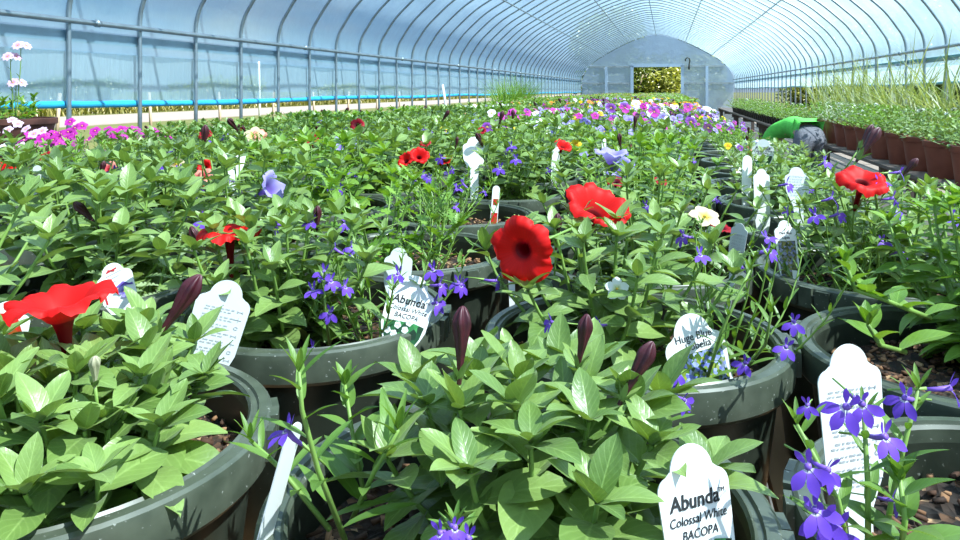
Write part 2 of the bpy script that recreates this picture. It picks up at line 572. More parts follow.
def lobelia(mb, rg, cx, cy, z0, nst, height, spread, lod, mat='lobelia_leaf', L=0.032):
    tips = []
    for i in range(nst):
        az = rg.uniform(0, 6.28)
        f = rg.random()
        ln = height * rg.uniform(0.75, 1.2)
        tips.append(sprig(mb, rg, (cx + spread * 0.35 * f * math.cos(az), cy + spread * 0.35 * f * math.sin(az), z0), az, 0.3 + 0.75 * f, 0.15 + 0.3 * f, ln, 11 if lod else 7, L, L * 0.5, 0.19, 0.55, 1.0, 0.3, 'linear', lod if lod < 2 else 1, mat, sr=0.0011, tip=6))
    return tips


# ------------------------------------------------------------------ flowers (local +z is where the flower looks)
def flower_petunia(mat, R=0.036, tubeL=0.045, segs=80, depth=0.34, droop=0.25, seed=0):
    rg = random.Random(seed)
    mb = MB()
    dp = depth * R                     # depth of the funnel
    prof = [(0.06, -tubeL - dp), (0.085, -tubeL * 0.75 - dp), (0.11, -tubeL * 0.4 - dp), (0.15, -tubeL * 0.12 - dp), (0.20, -dp * 0.92)]
    ph = [rg.uniform(0, 6.28) for _ in range(3)]
    rings, uvs = [], []
    for r, z in prof:
        rings.append([(r * R * math.cos(a), r * R * math.sin(a), z) for a in np.linspace(0, 2 * PI, segs, endpoint=False)])
        uvs.append([(k / segs, 0.0) for k in range(segs)])
    for i in range(1, 13):
        f = i / 12
        ring, uvr = [], []
        for k in range(segs):
            a = 2 * PI * k / segs
            lobe = abs(math.cos(2.5 * a)) ** 0.5
            rr = R * (0.20 + 0.80 * f * (1 - 0.24 * (1 - lobe) * f ** 3))
            z = -dp * (1 - f) ** 1.9 - droop * R * max(0, f - 0.55) ** 2 * 2.2
            z += R * f ** 2 * (0.075 * math.sin(5 * a + ph[0]) + 0.05 * math.sin(10 * a + ph[1]) * f + 0.035 * math.sin(23 * a + ph[2]) * f ** 3)
            z -= R * 0.10 * f ** 2 * (1 - lobe) - R * 0.05 * f * (1 - f) * math.cos(5 * a)
            ring.append((rr * math.cos(a), rr * math.sin(a), z))
            uvr.append((k / segs, 0.06 + 0.94 * f))
        rings.append(ring)
        uvs.append(uvr)
    mb.grid(rings, mat, closed_v=True, uv=uvs)
    # calyx of five narrow sepals and the stalk
    zb = -tubeL - dp
    add_leaves(mb, [(0, 0, zb, k * 2 * PI / 5, 1.15, 0, 0.022, 0.006, 0.4) for k in range(5)], 'linear', 1, 'calyx')
    mb.tube([(0, 0, zb), (0.004, 0, zb - 0.02), (0.012, 0, zb - 0.05)], 0.0016, 'stem', 5)
    return mb.mesh('petunia_flower')


def petal_ring(mb, specs, mat, lod=1):
    """specs: (azimuth, elevation, length, width, droop); UV v runs along the petal."""
    add_leaves(mb, [(0.0008 * math.cos(a), 0.0008 * math.sin(a), 0, a, e, 0, L, W, d) for a, e, L, W, d in specs], 'spoon', lod, mat, fold=0.12, wave=0.03)


def flower_lobelia(lod=1):
    mb = MB()
    petal_ring(mb, [(-PI / 2 + d, 0.25, 0.0120, 0.0056, 0.55) for d in (-0.85, 0, 0.85)], 'lobelia_petal', lod)
    petal_ring(mb, [(PI / 2 + d, 0.55, 0.0090, 0.0028, -0.4) for d in (-0.45, 0.45)], 'lobelia_petal', lod)
    mb.tube([(0, 0, 0.001), (0, 0.001, -0.006), (0, 0.003, -0.012)], [0.0017, 0.0014, 0.0010], 'lobelia_tube', 6)
    mb.tube([(0, 0.003, -0.011), (0, 0.005, -0.018), (0, 0.008, -0.030)], [0.0012, 0.0007, 0.0006], 'stem', 4)
    return mb.mesh('lobelia_flower')


def flower_five(name, mat, R, wr=0.85, n=5, elev=0.25, droop=0.5, lod=1, eye='anther', stalk=0.03):
    mb = MB()
    petal_ring(mb, [(k * 2 * PI / n + 0.3, elev, R, R * wr, droop) for k in range(n)], mat, lod)
    mb.lathe([(0.0001, R * 0.16), (R * 0.1, R * 0.12), (R * 0.13, 0.02 * R), (R * 0.05, -R * 0.08)], eye, 8)
    mb.tube([(0, 0, 0), (0.003, 0, -stalk * 0.5), (0.008, 0, -stalk)], 0.0010, 'stem', 4)
    return mb.mesh(name)


def flower_viola(mat, mat2=None, R=0.02, lod=1):
    mb = MB()
    petal_ring(mb, [(PI / 2 + 0.45, 0.15, R, R * 0.95, 0.4), (PI / 2 - 0.45, 0.12, R, R * 0.95, 0.4)], mat2 or mat, lod)
    petal_ring(mb, [(PI - 0.25, 0.2, R * 0.9, R * 0.85, 0.3), (0.25, 0.2, R * 0.9, R * 0.85, 0.3), (-PI / 2, 0.22, R, R * 1.15, 0.4)], mat, lod)
    mb.lathe([(0.0001, R * 0.14), (R * 0.09, R * 0.1), (R * 0.1, 0), (R * 0.03, -R * 0.1)], 'anther', 6)
    mb.tube([(0, 0, 0), (0, 0.004, -0.01), (0, 0.006, -0.04)], 0.0010, 'stem', 4)
    return mb.mesh('viola_flower')


def bud_mesh(L=0.045, R=0.0062, mat='bud_maroon'):
    mb = MB()
    prof = [(0.30, 0), (0.34, 0.15), (0.42, 0.3), (0.58, 0.46), (0.80, 0.62), (0.98, 0.74), (1.0, 0.80), (0.86, 0.87), (0.60, 0.93), (0.34, 0.98), (0.05, 1.0)]
    n = 30
    P = [[(R * r * (1 + 0.30 * math.cos(5 * a + 4.5 * z) * min(1, z * 2)) * math.cos(a), R * r * (1 + 0.30 * math.cos(5 * a + 4.5 * z) * min(1, z * 2)) * math.sin(a), L * z) for a in np.linspace(0, 2 * PI, n, endpoint=False)] for r, z in prof]
    mb.grid(P, mat, closed_v=True)
    add_leaves(mb, [(0, 0, 0, k * 2 * PI / 5, 1.2, 0, L * 0.42, 0.005, 0.3) for k in range(5)], 'linear', 1, 'calyx')
    mb.tube([(0, 0, 0.002), (0.002, 0, -0.02), (0.006, 0, -0.04)], 0.0014, 'stem', 5)
    return mb.mesh('flower_bud')


FL = {
    'red': [flower_petunia('red_petal', seed=0, depth=0.62, tubeL=0.03, droop=0.35), flower_petunia('red_petal', seed=9, droop=0.55)],
    'dark_red': [flower_petunia('dark_red_petal', R=0.026, segs=40)],
    'salmon': [flower_petunia('salmon_petal', R=0.024, segs=40, seed=3)],
    'lavender': [flower_petunia('lavender_petal', R=0.030, segs=40, seed=4, depth=0.85, tubeL=0.02)],
    'lobelia': [flower_lobelia()],
    'bacopa': [flower_five('bacopa_flower', 'white_petal', 0.010)],
    'white': [flower_five('white_flower', 'white_petal', 0.018)],
    'cream': [flower_five('cream_flower', 'cream_petal', 0.020)],
    'magenta': [flower_five('phlox_flower', 'magenta_petal', 0.020)],
    'pink': [flower_five('phlox_flower', 'pale_pink_petal', 0.022)],
    'cosmos': [flower_five('cosmos_flower', 'pale_pink_petal', 0.035, 0.6, 8)],
    'orange': [flower_five('marigold_flower', 'orange_petal', 0.020, 0.7, 8)],
    'violet': [flower_viola('violet_petal')],
    'plum': [flower_viola('plum_petal')],
    'lilac': [flower_viola('lavender_petal')],
    'mauve': [flower_viola('magenta_petal', 'violet_petal')],
    'whiteviola': [flower_viola('white_petal')],
    'yellow': [flower_viola('yellow_petal')],
    'bud': [bud_mesh(0.050, 0.0054)],
    'palebud': [bud_mesh(0.03, 0.004, 'bud_pale')],
}
FNAME = {'red': 'petunia_flower', 'dark_red': 'petunia_flower', 'salmon': 'petunia_flower', 'lavender': 'petunia_flower', 'lobelia': 'lobelia_flower', 'bacopa': 'bacopa_flower',
         'white': 'daisy_flower', 'cream': 'nemesia_flower', 'magenta': 'phlox_flower', 'pink': 'phlox_flower', 'cosmos': 'cosmos_flower', 'orange': 'marigold_flower', 'violet': 'viola_flower', 'plum': 'viola_flower',
         'lilac': 'viola_flower', 'mauve': 'viola_flower', 'whiteviola': 'viola_flower', 'yellow': 'viola_flower', 'bud': 'flower_bud', 'palebud': 'flower_bud'}
FLAB = {'red': 'bright red trumpet flower', 'dark_red': 'dark red flower', 'salmon': 'salmon pink flower', 'lavender': 'lavender trumpet flower', 'lobelia': 'small violet blue lobelia flower', 'bacopa': 'tiny white flower',
        'white': 'white flower', 'cream': 'cream flower', 'magenta': 'magenta flower', 'pink': 'pale pink flower', 'violet': 'purple flower', 'plum': 'dark plum flower', 'lilac': 'lilac flower', 'mauve': 'mauve flower',
        'whiteviola': 'white flower', 'yellow': 'yellow flower', 'orange': 'orange flower', 'bud': 'closed maroon flower bud', 'palebud': 'pale closed bud', 'cosmos': 'pale pink flower'}


def bloom(kind, parent, loc, d, scale=1.0, spin=0.0, k=0):
    """A flower under PARENT; loc and direction d in the parent's space."""
    me = FL[kind][k % len(FL[kind])]
    o = put(FNAME[kind], me, parent, loc, (0, 0, 0), scale)
    if kind == 'lobelia':
        d = Vector(d) + Vector((rnd.uniform(-.5, .5), rnd.uniform(-.3, .3), rnd.uniform(-.2, .3)))
        spin += rnd.uniform(-.5, .5)
    d = Vector(d).normalized()
    q = d.to_track_quat('Z', 'Y') @ Quaternion((0, 0, 1), spin)
    o.rotation_mode = 'QUATERNION'
    o.rotation_quaternion = q
    o['label'] = FLAB[kind]
    return o


# ------------------------------------------------------------------ pots
def pot_meshes(R=0.16, Hh=POTH, n=72):
    a = MB()
    k = R / 0.16
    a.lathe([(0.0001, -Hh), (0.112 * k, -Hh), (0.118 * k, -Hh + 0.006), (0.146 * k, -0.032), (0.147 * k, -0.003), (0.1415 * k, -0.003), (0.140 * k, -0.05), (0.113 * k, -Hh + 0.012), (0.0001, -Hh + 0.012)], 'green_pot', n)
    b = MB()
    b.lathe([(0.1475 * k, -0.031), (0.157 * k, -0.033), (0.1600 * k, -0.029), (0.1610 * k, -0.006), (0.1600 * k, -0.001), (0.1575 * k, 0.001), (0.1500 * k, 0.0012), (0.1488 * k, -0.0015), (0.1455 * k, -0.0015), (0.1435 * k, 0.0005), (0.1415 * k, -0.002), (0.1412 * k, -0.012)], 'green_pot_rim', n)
    for j in range(3):                 # the notched lugs that take a hanger
        a0 = j * 2 * PI / 3 - 0.28
        for d in (-0.14, 0.0, 0.14):
            m = Matrix.Rotation(a0 + d, 4, 'Z')
            b.box((0.150 * k, -0.009, -0.026), (0.1655 * k, 0.009, -0.002 + (0.002 if d == 0 else 0)), 'green_pot_rim', m)
    pa, pb = a.mesh('pot'), b.mesh('rim')
    for me in (pa, pb):
        me.set_sharp_from_angle(angle=math.radians(32))
    return pa, pb


POT_ME, RIM_ME = pot_meshes()


def soil_mesh(seed, R=0.139, z=-0.040, chips=330):
    rg = random.Random(seed)
    nr = np.random.RandomState(seed)
    mb = MB()
    P = []
    for i in range(9):
        r = max(0.0005, R * i / 8)
        P.append([(r * math.cos(a), r * math.sin(a), z + 0.004 * nr.randn() * (i < 8) + 0.006 * (1 - i / 8)) for a in np.linspace(0, 2 * PI, 32, endpoint=False)])
    mb.grid(P, 'potting_soil', closed_v=True)
    for _ in range(chips):
        r = R * 0.97 * math.sqrt(rg.random())
        a = rg.uniform(0, 6.28)
        m = Matrix.Translation((r * math.cos(a), r * math.sin(a), z + 0.006)) @ Euler((rg.uniform(-.5, .5), rg.uniform(-.5, .5), rg.uniform(0, 3.1))).to_matrix().to_4x4()
        x, y = rg.uniform(0.002, 0.006), rg.uniform(0.001, 0.0028)
        mb.box((-x, -y, -0.001), (x, y, 0.0015), 'bark', m)
    return mb.mesh('soil')


SOIL = [soil_mesh(i) for i in range(3)]

ORD = 'zeroth first second third fourth fifth sixth seventh eighth ninth tenth eleventh twelfth thirteenth fourteenth fifteenth sixteenth seventeenth eighteenth nineteenth twentieth'.split()
TENS = {20: 'twenty', 30: 'thirty', 40: 'forty', 50: 'fifty'}


def ordw(n):
    if n <= 20:
        return ORD[n]
    t = n // 10 * 10
    return TENS[t] + '-' + ORD[n - t] if n > t else {30: 'thirtieth', 40: 'fortieth', 50: 'fiftieth'}[t]


def planter(name, x, y, label, spin=0.0, soil=0, group='planted green pots on the long bench', cat='potted plant'):
    root = empty(name, (x, y, BENCH))
    tag(root, label, cat, group)
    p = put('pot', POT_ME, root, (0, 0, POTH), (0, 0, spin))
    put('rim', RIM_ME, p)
    put('soil', SOIL[soil % 3], root, (0, 0, POTH), (0, 0, spin * 1.7))
    return root

# ------------------------------------------------------------------ camera, light, sky
cam = bpy.data.cameras.new('camera')
cam.sensor_width = 36.0
cam.lens = 36.0 * F / 960.0
cam.shift_y = -180.0 / 960.0          # level camera with a falling lens: the posts stay upright
cam.clip_end = 600
cam.clip_start = 0.02
co = bpy.data.objects.new('camera', cam)
C.objects.link(co)
co.location = (0, 0, CAMZ)
co.rotation_euler = (PI / 2, 0, 0)
bpy.context.scene.camera = co

sun = bpy.data.lights.new('sun', 'SUN')
sun.energy = 18.0
sun.angle = math.radians(0.6)
sun.color = (1.0, 0.955, 0.88)
so = bpy.data.objects.new('sun', sun)
C.objects.link(so)
so.rotation_euler = Vector((0.52, -0.28, 0.80)).to_track_quat('Z', 'Y').to_euler()

w = bpy.data.worlds.new('sky')
bpy.context.scene.world = w
w.use_nodes = True
wt = NT.__new__(NT)
wt.m = w
wt.t = w.node_tree
wt.t.nodes.clear()
tc = wt.n('ShaderNodeTexCoord').outputs['Generated']
sp = wt.n('ShaderNodeSeparateXYZ', {0: tc})
grad = wt.ramp(sp.outputs[2], [(0.0, (0.50, 0.68, 0.90)), (0.12, (0.36, 0.58, 0.90)), (0.45, (0.22, 0.46, 0.88)), (1.0, (0.14, 0.34, 0.80))])
mp = wt.n('ShaderNodeMapping', {0: tc})
mp.inputs['Scale'].default_value = (1, 1, 2.5)
cl = wt.n('ShaderNodeMapRange', {'Value': wt.noise(2.6, 8, mp.outputs[0], 0.6), 'From Min': 0.50, 'From Max': 0.72}).outputs[0]
sky = wt.mix(wt.math('MULTIPLY', cl, 0.75), grad, (1.0, 1.0, 1.0))
bg = wt.n('ShaderNodeBackground', {'Color': sky, 'Strength': 0.72})
wo = wt.n('ShaderNodeOutputWorld')
wt.t.links.new(bg.outputs[0], wo.inputs[0])

vs = bpy.context.scene.view_settings
vs.view_transform = 'Standard'
vs.look = 'None'
vs.gamma = 1.0
vs.use_curve_mapping = False
vs.exposure = 0.09

# ------------------------------------------------------------------ the polytunnel
LW, RW = -5.2, 3.9
MID, HALF = (LW + RW) / 2, (RW - LW) / 2
S0, S1 = -4.0, 47.0


AP = [(-1.0, 0.35), (-1.0, 0.70), (-0.99, 0.90), (-0.97, 1.06), (-0.93, 1.32), (-0.877, 1.56), (-0.80, 1.86), (-0.70, 2.14), (-0.55, 2.53), (-0.37, 2.93), (-0.2, 3.22), (-0.08, 3.37), (0.0, 3.40)]
AP = AP + [(-x, h) for x, h in AP[-2::-1]]


def _curve(n=8):
    """Smooth line through the hoop's points: (x, z)."""
    out = []
    p = [AP[0]] + AP + [AP[-1]]
    for i in range(1, len(p) - 2):
        for j in range(n):
            t = j / n
            q = []
            for c in (0, 1):
                p0, p1, p2, p3 = p[i - 1][c], p[i][c], p[i + 1][c], p[i + 2][c]
                q.append(0.5 * (2 * p1 + (p2 - p0) * t + (2 * p0 - 5 * p1 + 4 * p2 - p3) * t * t + (3 * p1 - p0 - 3 * p2 + p3) * t ** 3))
            out.append((q[0], q[1] + CAMZ))
    out.append((AP[-1][0], AP[-1][1] + CAMZ))
    return out


HP = _curve()
ZH = HP[0][1]


def archz(l):
    x = (l - MID) / HALF
    return float(np.interp(x, [q[0] for q in HP], [q[1] for q in HP]))


def archp(x, off=0.0):
    return MID + (HALF + off) * x, archz(MID + HALF * x) + off


mb = MB()
P = []
for x, z in HP:
    l, z = MID + (HALF + 0.03) * x, z + 0.03 * (1 - abs(x) ** 4)
    P.append([(l, s, z) for s in np.linspace(S0, S1, 56)])
mb.grid(P, 'roof_film')
house('ceiling', mb)
for nm, l, zb in (('wall_left', LW - 0.062, 1.075), ('wall_right', RW + 0.055, 1.30)):
    mb = MB()
    mb.grid([[(l + 0.015 * math.sin(s * 3.1 + z * 2) * (z < 1.7), s, z) for s in np.linspace(S0, S1, 220)] for z in np.linspace(zb, ZH + 0.005, 8)], 'curtain_film')
    house(nm, mb)
DL, DR, DZ = -2.05, 0.85, 2.62
mb = MB()
for a, b, zb in ((LW, DL, 0.0), (DL, DR, DZ), (DR, RW, 0.0)):
    ls = np.linspace(a, b, 13)
    tops = [archz(l) for l in ls]
    mb.grid([[(l, S1, zb + (tp - zb) * f) for f in np.linspace(0, 1, 8)] for l, tp in zip(ls, tops)], 'end_film')
house('wall_back', mb)
mb = MB()
ls = np.linspace(LW, RW, 25)
mb.grid([[(l, S0, archz(l) * f) for f in np.linspace(0, 1, 8)] for l in ls], 'end_film')
house('wall_front', mb)
mb = MB()
mb.box((LW - 0.4, S0 - 0.5, -0.12), (RW + 0.4, S1 + 0.5, 0.0), 'floor_gravel')
house('floor', mb, smooth=False)
# end wall framing and door opening
mb = MB()
for l in (DL - 0.06, DR + 0.06):
    mb.box((l - 0.09, S1 - 0.09, 0), (l + 0.09, S1 - 0.01, DZ + 0.1), 'pale_frame')
mb.box((DL - 0.15, S1 - 0.09, DZ), (DR + 0.15, S1 - 0.01, DZ + 0.18), 'pale_frame')
o = house('door_1', mb, smooth=False)
trim_no = [0]


def trim(mb, smooth=True):
    trim_no[0] += 1
    return house('trim_%d' % trim_no[0], mb, smooth=smooth)


for a, b, z in ((LW, DL - 0.1, 1.62), (DR + 0.1, RW, 1.62), (LW + 0.5, DL - 0.1, 2.66), (DR + 0.1, RW - 0.5, 2.66)):
    mb = MB()
    mb.box((a, S1 - 0.07, z - 0.05), (b, S1 - 0.01, z + 0.05), 'hip_board')
    trim(mb, False)
for l in (-3.7, 2.35):
    mb = MB()
    mb.box((l - 0.08, S1 - 0.1, 0), (l + 0.08, S1 - 0.01, 2.66), 'pale_frame')
    trim(mb, False)
# hip boards over the side curtains
for l, mat, z0, z1 in ((LW - 0.062, 'hip_board', 1.64, 1.74), (RW + 0.045, 'teal_board', 1.67, 1.70)):
    mb = MB()
    mb.box((l - 0.02, S0, z0), (l + 0.02, S1, z1), mat)
    trim(mb, False)

# purlins
pur = []
for l, z, r, nm in ((LW + 0.045, 1.82, 0.026, 'low on the left side'), (RW - 0.045, 1.82, 0.026, 'low on the right side')):
    pur.append((l, z, r, nm))
for x, nm in ((-0.69, 'high on the left curve of the roof'), (-0.36, 'just left of the ridge'), (0.0, 'along the ridge'), (0.38, 'just right of the ridge'), (0.71, 'high on the right curve of the roof')):
    l, z = archp(x, -0.035)
    pur.append((l, z, 0.017, nm))
for l, z, r, nm in pur:
    mb = MB()
    mb.tube([(0, 0, 0)] + [(0, s, 0) for s in np.linspace(3, S1 - S0 - 0.2, 10)], r, 'steel', 8)
    if z < 2:
        for k in range(12):
            s = 1.5 + k * 4.1
            mb.tube([(0, s, 0), (0, s + 0.05, 0)], r * 1.35, 'steel', 8)
    o = mb.build('purlin_pipe', None, H(l, S0 + 0.1, z), HROT)
    tag(o, f'long galvanised purlin pipe running {nm} of the tunnel' if z < 2 else f'thin purlin pipe running {nm}', 'pipe')

mb = MB()
pts = [(LW - MID, 0, 0.0), (LW - MID, 0, 1.0)]
for x, z in HP[::2]:
    pts.append((HALF * x, 0, z))
pts += [(RW - MID, 0, 1.0), (RW - MID, 0, 0.0)]
mb.tube(pts, 0.0215, 'steel', 8)
HOOP = mb.mesh('greenhouse_hoop')
k = 0
for i in range(-3, 45):
    s = 5.53 + 0.922 * i
    if s > S1 - 0.1:
        break
    o = put('greenhouse_hoop', HOOP, None, H(MID, s, 0), HROT)
    if i < 0:
        lab = 'galvanised steel tunnel hoop standing level with the nearest planted pots'
    else:
        lab = f'galvanised steel hoop of the tunnel, its left post the {ordw(i + 1)} from the left edge'
    tag(o, lab, 'hoop', 'steel hoops of the tunnel frame')

# rolled-up curtain edges
for l, z, mat, lab, r in ((LW - 0.062, 1.06, 'blue_roll', 'bright blue roll of rolled-up side curtain along the left wall', 0.034), (RW + 0.06, 1.295, 'teal_board', 'thin teal curtain roll along the bottom of the right side film', 0.022)):
    mb = MB()
    mb.tube([(0.006 * math.sin(s * 1.7), s, 0.012 * math.sin(s * 0.9)) for s in np.linspace(0, S1 - S0 - 0.1, 60)], [r * (1 + 0.12 * math.sin(j * 2.3)) for j in range(60)], mat, 10)
    o = mb.build('curtain_roll', None, H(l, S0, z), HROT)
    tag(o, lab, 'curtain roll')

# bracket by the far door
root = empty('wall_bracket', H(DR + 0.45, S1 - 0.12, 2.45), -TH)
tag(root, 'black curved bracket on the end wall beside the far doorway', 'bracket')
mb = MB()
mb.box((-0.05, -0.02, 0), (0.05, 0.06, 0.18), 'black_metal')
mb.build('back_plate', root, smooth=False)
mb = MB()
mb.tube([(0, -0.03, 0.1), (0, -0.04, 0.3), (0.05, -0.06, 0.5), (0.02, -0.1, 0.68), (-0.12, -0.12, 0.72), (-0.22, -0.12, 0.6), (-0.2, -0.12, 0.5)], 0.035, 'black_metal', 8)
mb.build('hook', root)

# ------------------------------------------------------------------ outdoors
mb = MB()
mb.box((-320, -80, -0.35), (200, 420, -0.13), 'grass_ground')
o = house('ground', mb, smooth=False)
mb = MB()
mb.box((-28.5, -60, -0.13), (-20.8, 400, -0.10), 'road_gravel')
o = house('road', mb, smooth=False)


def blob_tree(name, seed, blobs, n, L, mat, trunk=None):
    rg = random.Random(seed)
    rows = []
    tot = sum(b[3] ** 2 for b in blobs)
    for bx, by, bz, br in blobs:
        for _ in range(int(n * br * br / tot)):
            d = Vector((rg.gauss(0, 1), rg.gauss(0, 1), rg.gauss(0, 1))).normalized()
            p = Vector((bx, by, bz)) + d * br * rg.uniform(0.65, 1.05)
            if p.z < 0.02:
                p.z = rg.uniform(0.02, 0.3)
            rows.append((*p, rg.uniform(0, 6.28), rg.uniform(-0.9, 0.9), rg.uniform(-1, 1), L * rg.uniform(0.6, 1.3), L * 0.55, 0.6))
    mb = MB()
    add_leaves(mb, rows, 'ovate', 0, mat)
    return mb.mesh('foliage')


def rblobs(seed, n, w, d, h, r):
    rg = random.Random(seed)
    return [(rg.uniform(-w, w), rg.uniform(-d, d), rg.uniform(r * 0.6, h), r * rg.uniform(0.7, 1.2)) for _ in range(n)]


TREES = {
    'bush': blob_tree('bush', 1, rblobs(1, 12, 1.6, 0.9, 1.5, 0.8), 2600, 0.20, 'tree_leaf'),
    'olive': blob_tree('olive', 2, rblobs(2, 12, 1.6, 1.0, 1.6, 0.8), 2600, 0.20, 'olive_leaf'),
    'tree': blob_tree('tree', 3, [(x, y, z + 2.2, r) for x, y, z, r in rblobs(3, 18, 2.2, 1.8, 4.2, 1.3)], 4200, 0.34, 'tree_leaf'),
}
mb = MB()
mb.tube([(0, 0, -0.1), (0.05, 0.02, 1.5), (0.0, 0.1, 3.4)], [0.22, 0.17, 0.10], 'stake_wood', 10)
TRUNK = mb.mesh('trunk')
mb = MB()
for j in range(4):
    a = j * 1.6
    mb.tube([(0, 0, -0.1), (0.3 * math.cos(a), 0.3 * math.sin(a), 0.6), (0.7 * math.cos(a), 0.6 * math.sin(a), 1.3)], [0.05, 0.035, 0.02], 'stake_wood', 6)
STEMS = mb.mesh('woody_stem')


def tree(kind, l, s, sc, rz, label, group=None, sx=1.0):
    root = empty('tree' if kind == 'tree' else 'shrub', H(l, s, -0.13), rz)
    tag(root, label, 'tree' if kind == 'tree' else 'shrub', group)
    root.scale = (sc * sx, sc, sc)
    put('foliage', TREES[kind], root)
    put('trunk' if kind == 'tree' else 'woody_stem', TRUNK if kind == 'tree' else STEMS, root)
    return root


# right of the tunnel: an unbroken line of dark shrubs
for i in range(12):
    tree('bush' if i % 4 != 2 else 'olive', 10.3 + rnd.uniform(-.3, .8), 12 + i * 4.6, rnd.uniform(0.95, 1.2), rnd.uniform(-.3, .3) + (PI if i % 2 else 0) + PI / 2 - TH, f'dark hedge shrub outside the right wall, {ordw(12 - i)} from the far end', 'shrubs outside the right wall', 1.3)
for i in range(6):
    tree('tree', 16 + rnd.uniform(-2, 3), 22 + i * 9, rnd.uniform(0.9, 1.2), rnd.uniform(0, 6), f'leafy tree behind the hedge outside right wall, {ordw(6 - i)} from the far end', 'trees outside the right wall')
# beyond the end door
for l, s, sc, kd, lab in ((-2.6, 58, 1.9, 'bush', 'dark green shrub seen at the left of the far doorway'), (0.9, 56, 1.5, 'olive', 'sunlit olive green shrub seen at the right of the far doorway'),
                          (-0.6, 61, 1.9, 'olive', 'olive green shrub seen in the middle of the far doorway')):
    tree(kd, l, s, sc, l, lab, None, 1.2)
for l, s, lab in ((-5.2, 66, 'tall dark tree behind the shrubs left of the far doorway'), (4.4, 67, 'tall dark tree behind the shrubs right of the far doorway')):
    tree('tree', l, s, 1.15, l, lab, None, 1.3)
# left beyond the road
for i in range(9):
    tree('bush' if i % 2 else 'olive', -46 - rnd.uniform(0, 8), 8 + i * 15 + rnd.uniform(-4, 4), rnd.uniform(1.0, 1.5), rnd.uniform(0, 6), f'rounded shrub on the far side of the road, {ordw(i + 1)} from the left', 'shrubs beyond the road', 1.9)
rg = random.Random(5)
rows = []
for _ in range(9000):
    l, s = -29.5 - abs(rg.gauss(0, 2.2)), rg.uniform(0, 150)
    rows.append((l, s, -0.13, rg.uniform(0, 6.28), rg.uniform(0.9, 1.5), 0, rg.uniform(0.35, 1.15), 0.10, rg.uniform(0.2, 1.0)))
mb = MB()
add_leaves(mb, rows, 'blade', 0, 'weed_blade')
o = house('weeds', mb, 'stuff')
tag(o, 'tall yellowish weeds and grass on the verge beyond the road', 'weeds')
rows = []
for _ in range(9000):
    l, s = rg.uniform(4.4, 7.0), rg.uniform(9, 50)
    rows.append((l, s, -0.13, rg.uniform(0, 6.28), rg.uniform(0.8, 1.5), 0, rg.uniform(0.2, 0.7), 0.05, rg.uniform(0.2, 1.0)))
mb = MB()
add_leaves(mb, rows, 'blade', 0, 'olive_leaf')
o = house('tall_grass', mb, 'stuff')
tag(o, 'tall rough grass growing outside the right wall', 'grass')
mb = MB()
mb.tube([(0, 0, -0.1), (0.02, 0.0, 0.6), (0.03, 0.02, 1.25)], 0.05, 'stake_wood', 8)
STK = mb.mesh('fence_stake')
for i in range(8):
    o = put('fence_stake', STK, None, H(-16.5, 17.1 + 3.9 * i, -0.13), (0.03 * math.sin(i * 5), 0.05 * math.cos(i * 3), i))
    tag(o, f'grey wooden fence stake on the verge before the road, {ordw(i + 1)} from the left', 'stake', 'fence stakes beside the road')
mb = MB()
mb.tube([(0, 0, -0.1), (0.0, 0.0, 1.2), (-0.03, 0.0, 2.45)], 0.045, 'white_pipe', 10)
o = mb.build('white_pole', None, H(-15.6, 26.2, -0.13))
tag(o, 'white upright pole outside the left wall near the road', 'pole')
mb = MB()
mb.tube([(0.17, 0, 0.0), (0.08, 0, 0.6), (-0.035, 0, 1.32)], 0.028, 'white_pipe', 10)
o = mb.build('white_pole', None, H(-4.85, 15.9, 0.0))
tag(o, 'white leaning pipe propped inside the left curtain', 'pole')


# ------------------------------------------------------------------ benches
def bench_meshes(wd, ln, h, mat, ns):
    d = MB()
    sw = wd / ns
    for i in range(ns):
        d.box((i * sw + 0.004, 0.0, h - 0.022), ((i + 1) * sw - 0.004, ln - 0.006, h), mat)
    fr = MB()
    fr.box((0.02, 0, h - 0.11), (wd - 0.02, 0.05, h - 0.0225), mat)
    lg = MB()
    lg.box((-0.04, -0.04, 0), (0.04, 0.04, h - 0.112), mat)
    return d.mesh('slatted_top', False), fr.mesh('cross_rail', False), lg.mesh('leg', False)


def bench(meshes, l, s, wd, ln, label, group):
    root = empty('wooden_bench', H(l, s, 0), -TH)
    tag(root, label, 'bench', group)
    put('slatted_top', meshes[0], root)
    for y in (0.1, ln / 2 - 0.03, ln - 0.16):
        put('cross_rail', meshes[1], root, (0, y, 0))
    for x in (0.1, wd - 0.1):
        for y in (0.13, ln - 0.13):
            put('leg', meshes[2], root, (x, y, 0))
    return root


BM = bench_meshes(1.55, 4.8, BENCH - 0.001, 'bench_wood', 14)
BM2 = bench_meshes(1.24, 4.8, BENCH - 0.001, 'bench_wood', 11)
for i in range(7):
    for j, l in enumerate((-1.085, -2.33)):
        bench(BM if j == 0 else BM2, l, 0.10 + 4.8 * i, 1.55 if j == 0 else 1.24, 4.8, f'slatted wooden bench under the green pots, {"aisle" if j == 0 else "left wall"} side, {ordw(i + 1)} section from the front', 'long benches under the green pots')
BR = bench_meshes(1.05, 4.8, 0.69, 'grey_wood', 7)
for i in range(4):
    bench(BR, 1.42, 3.3 + 4.8 * i, 1.05, 4.8, f'weathered plank bench under the pots along the right wall, {ordw(i + 1)} section', 'benches along the right wall')


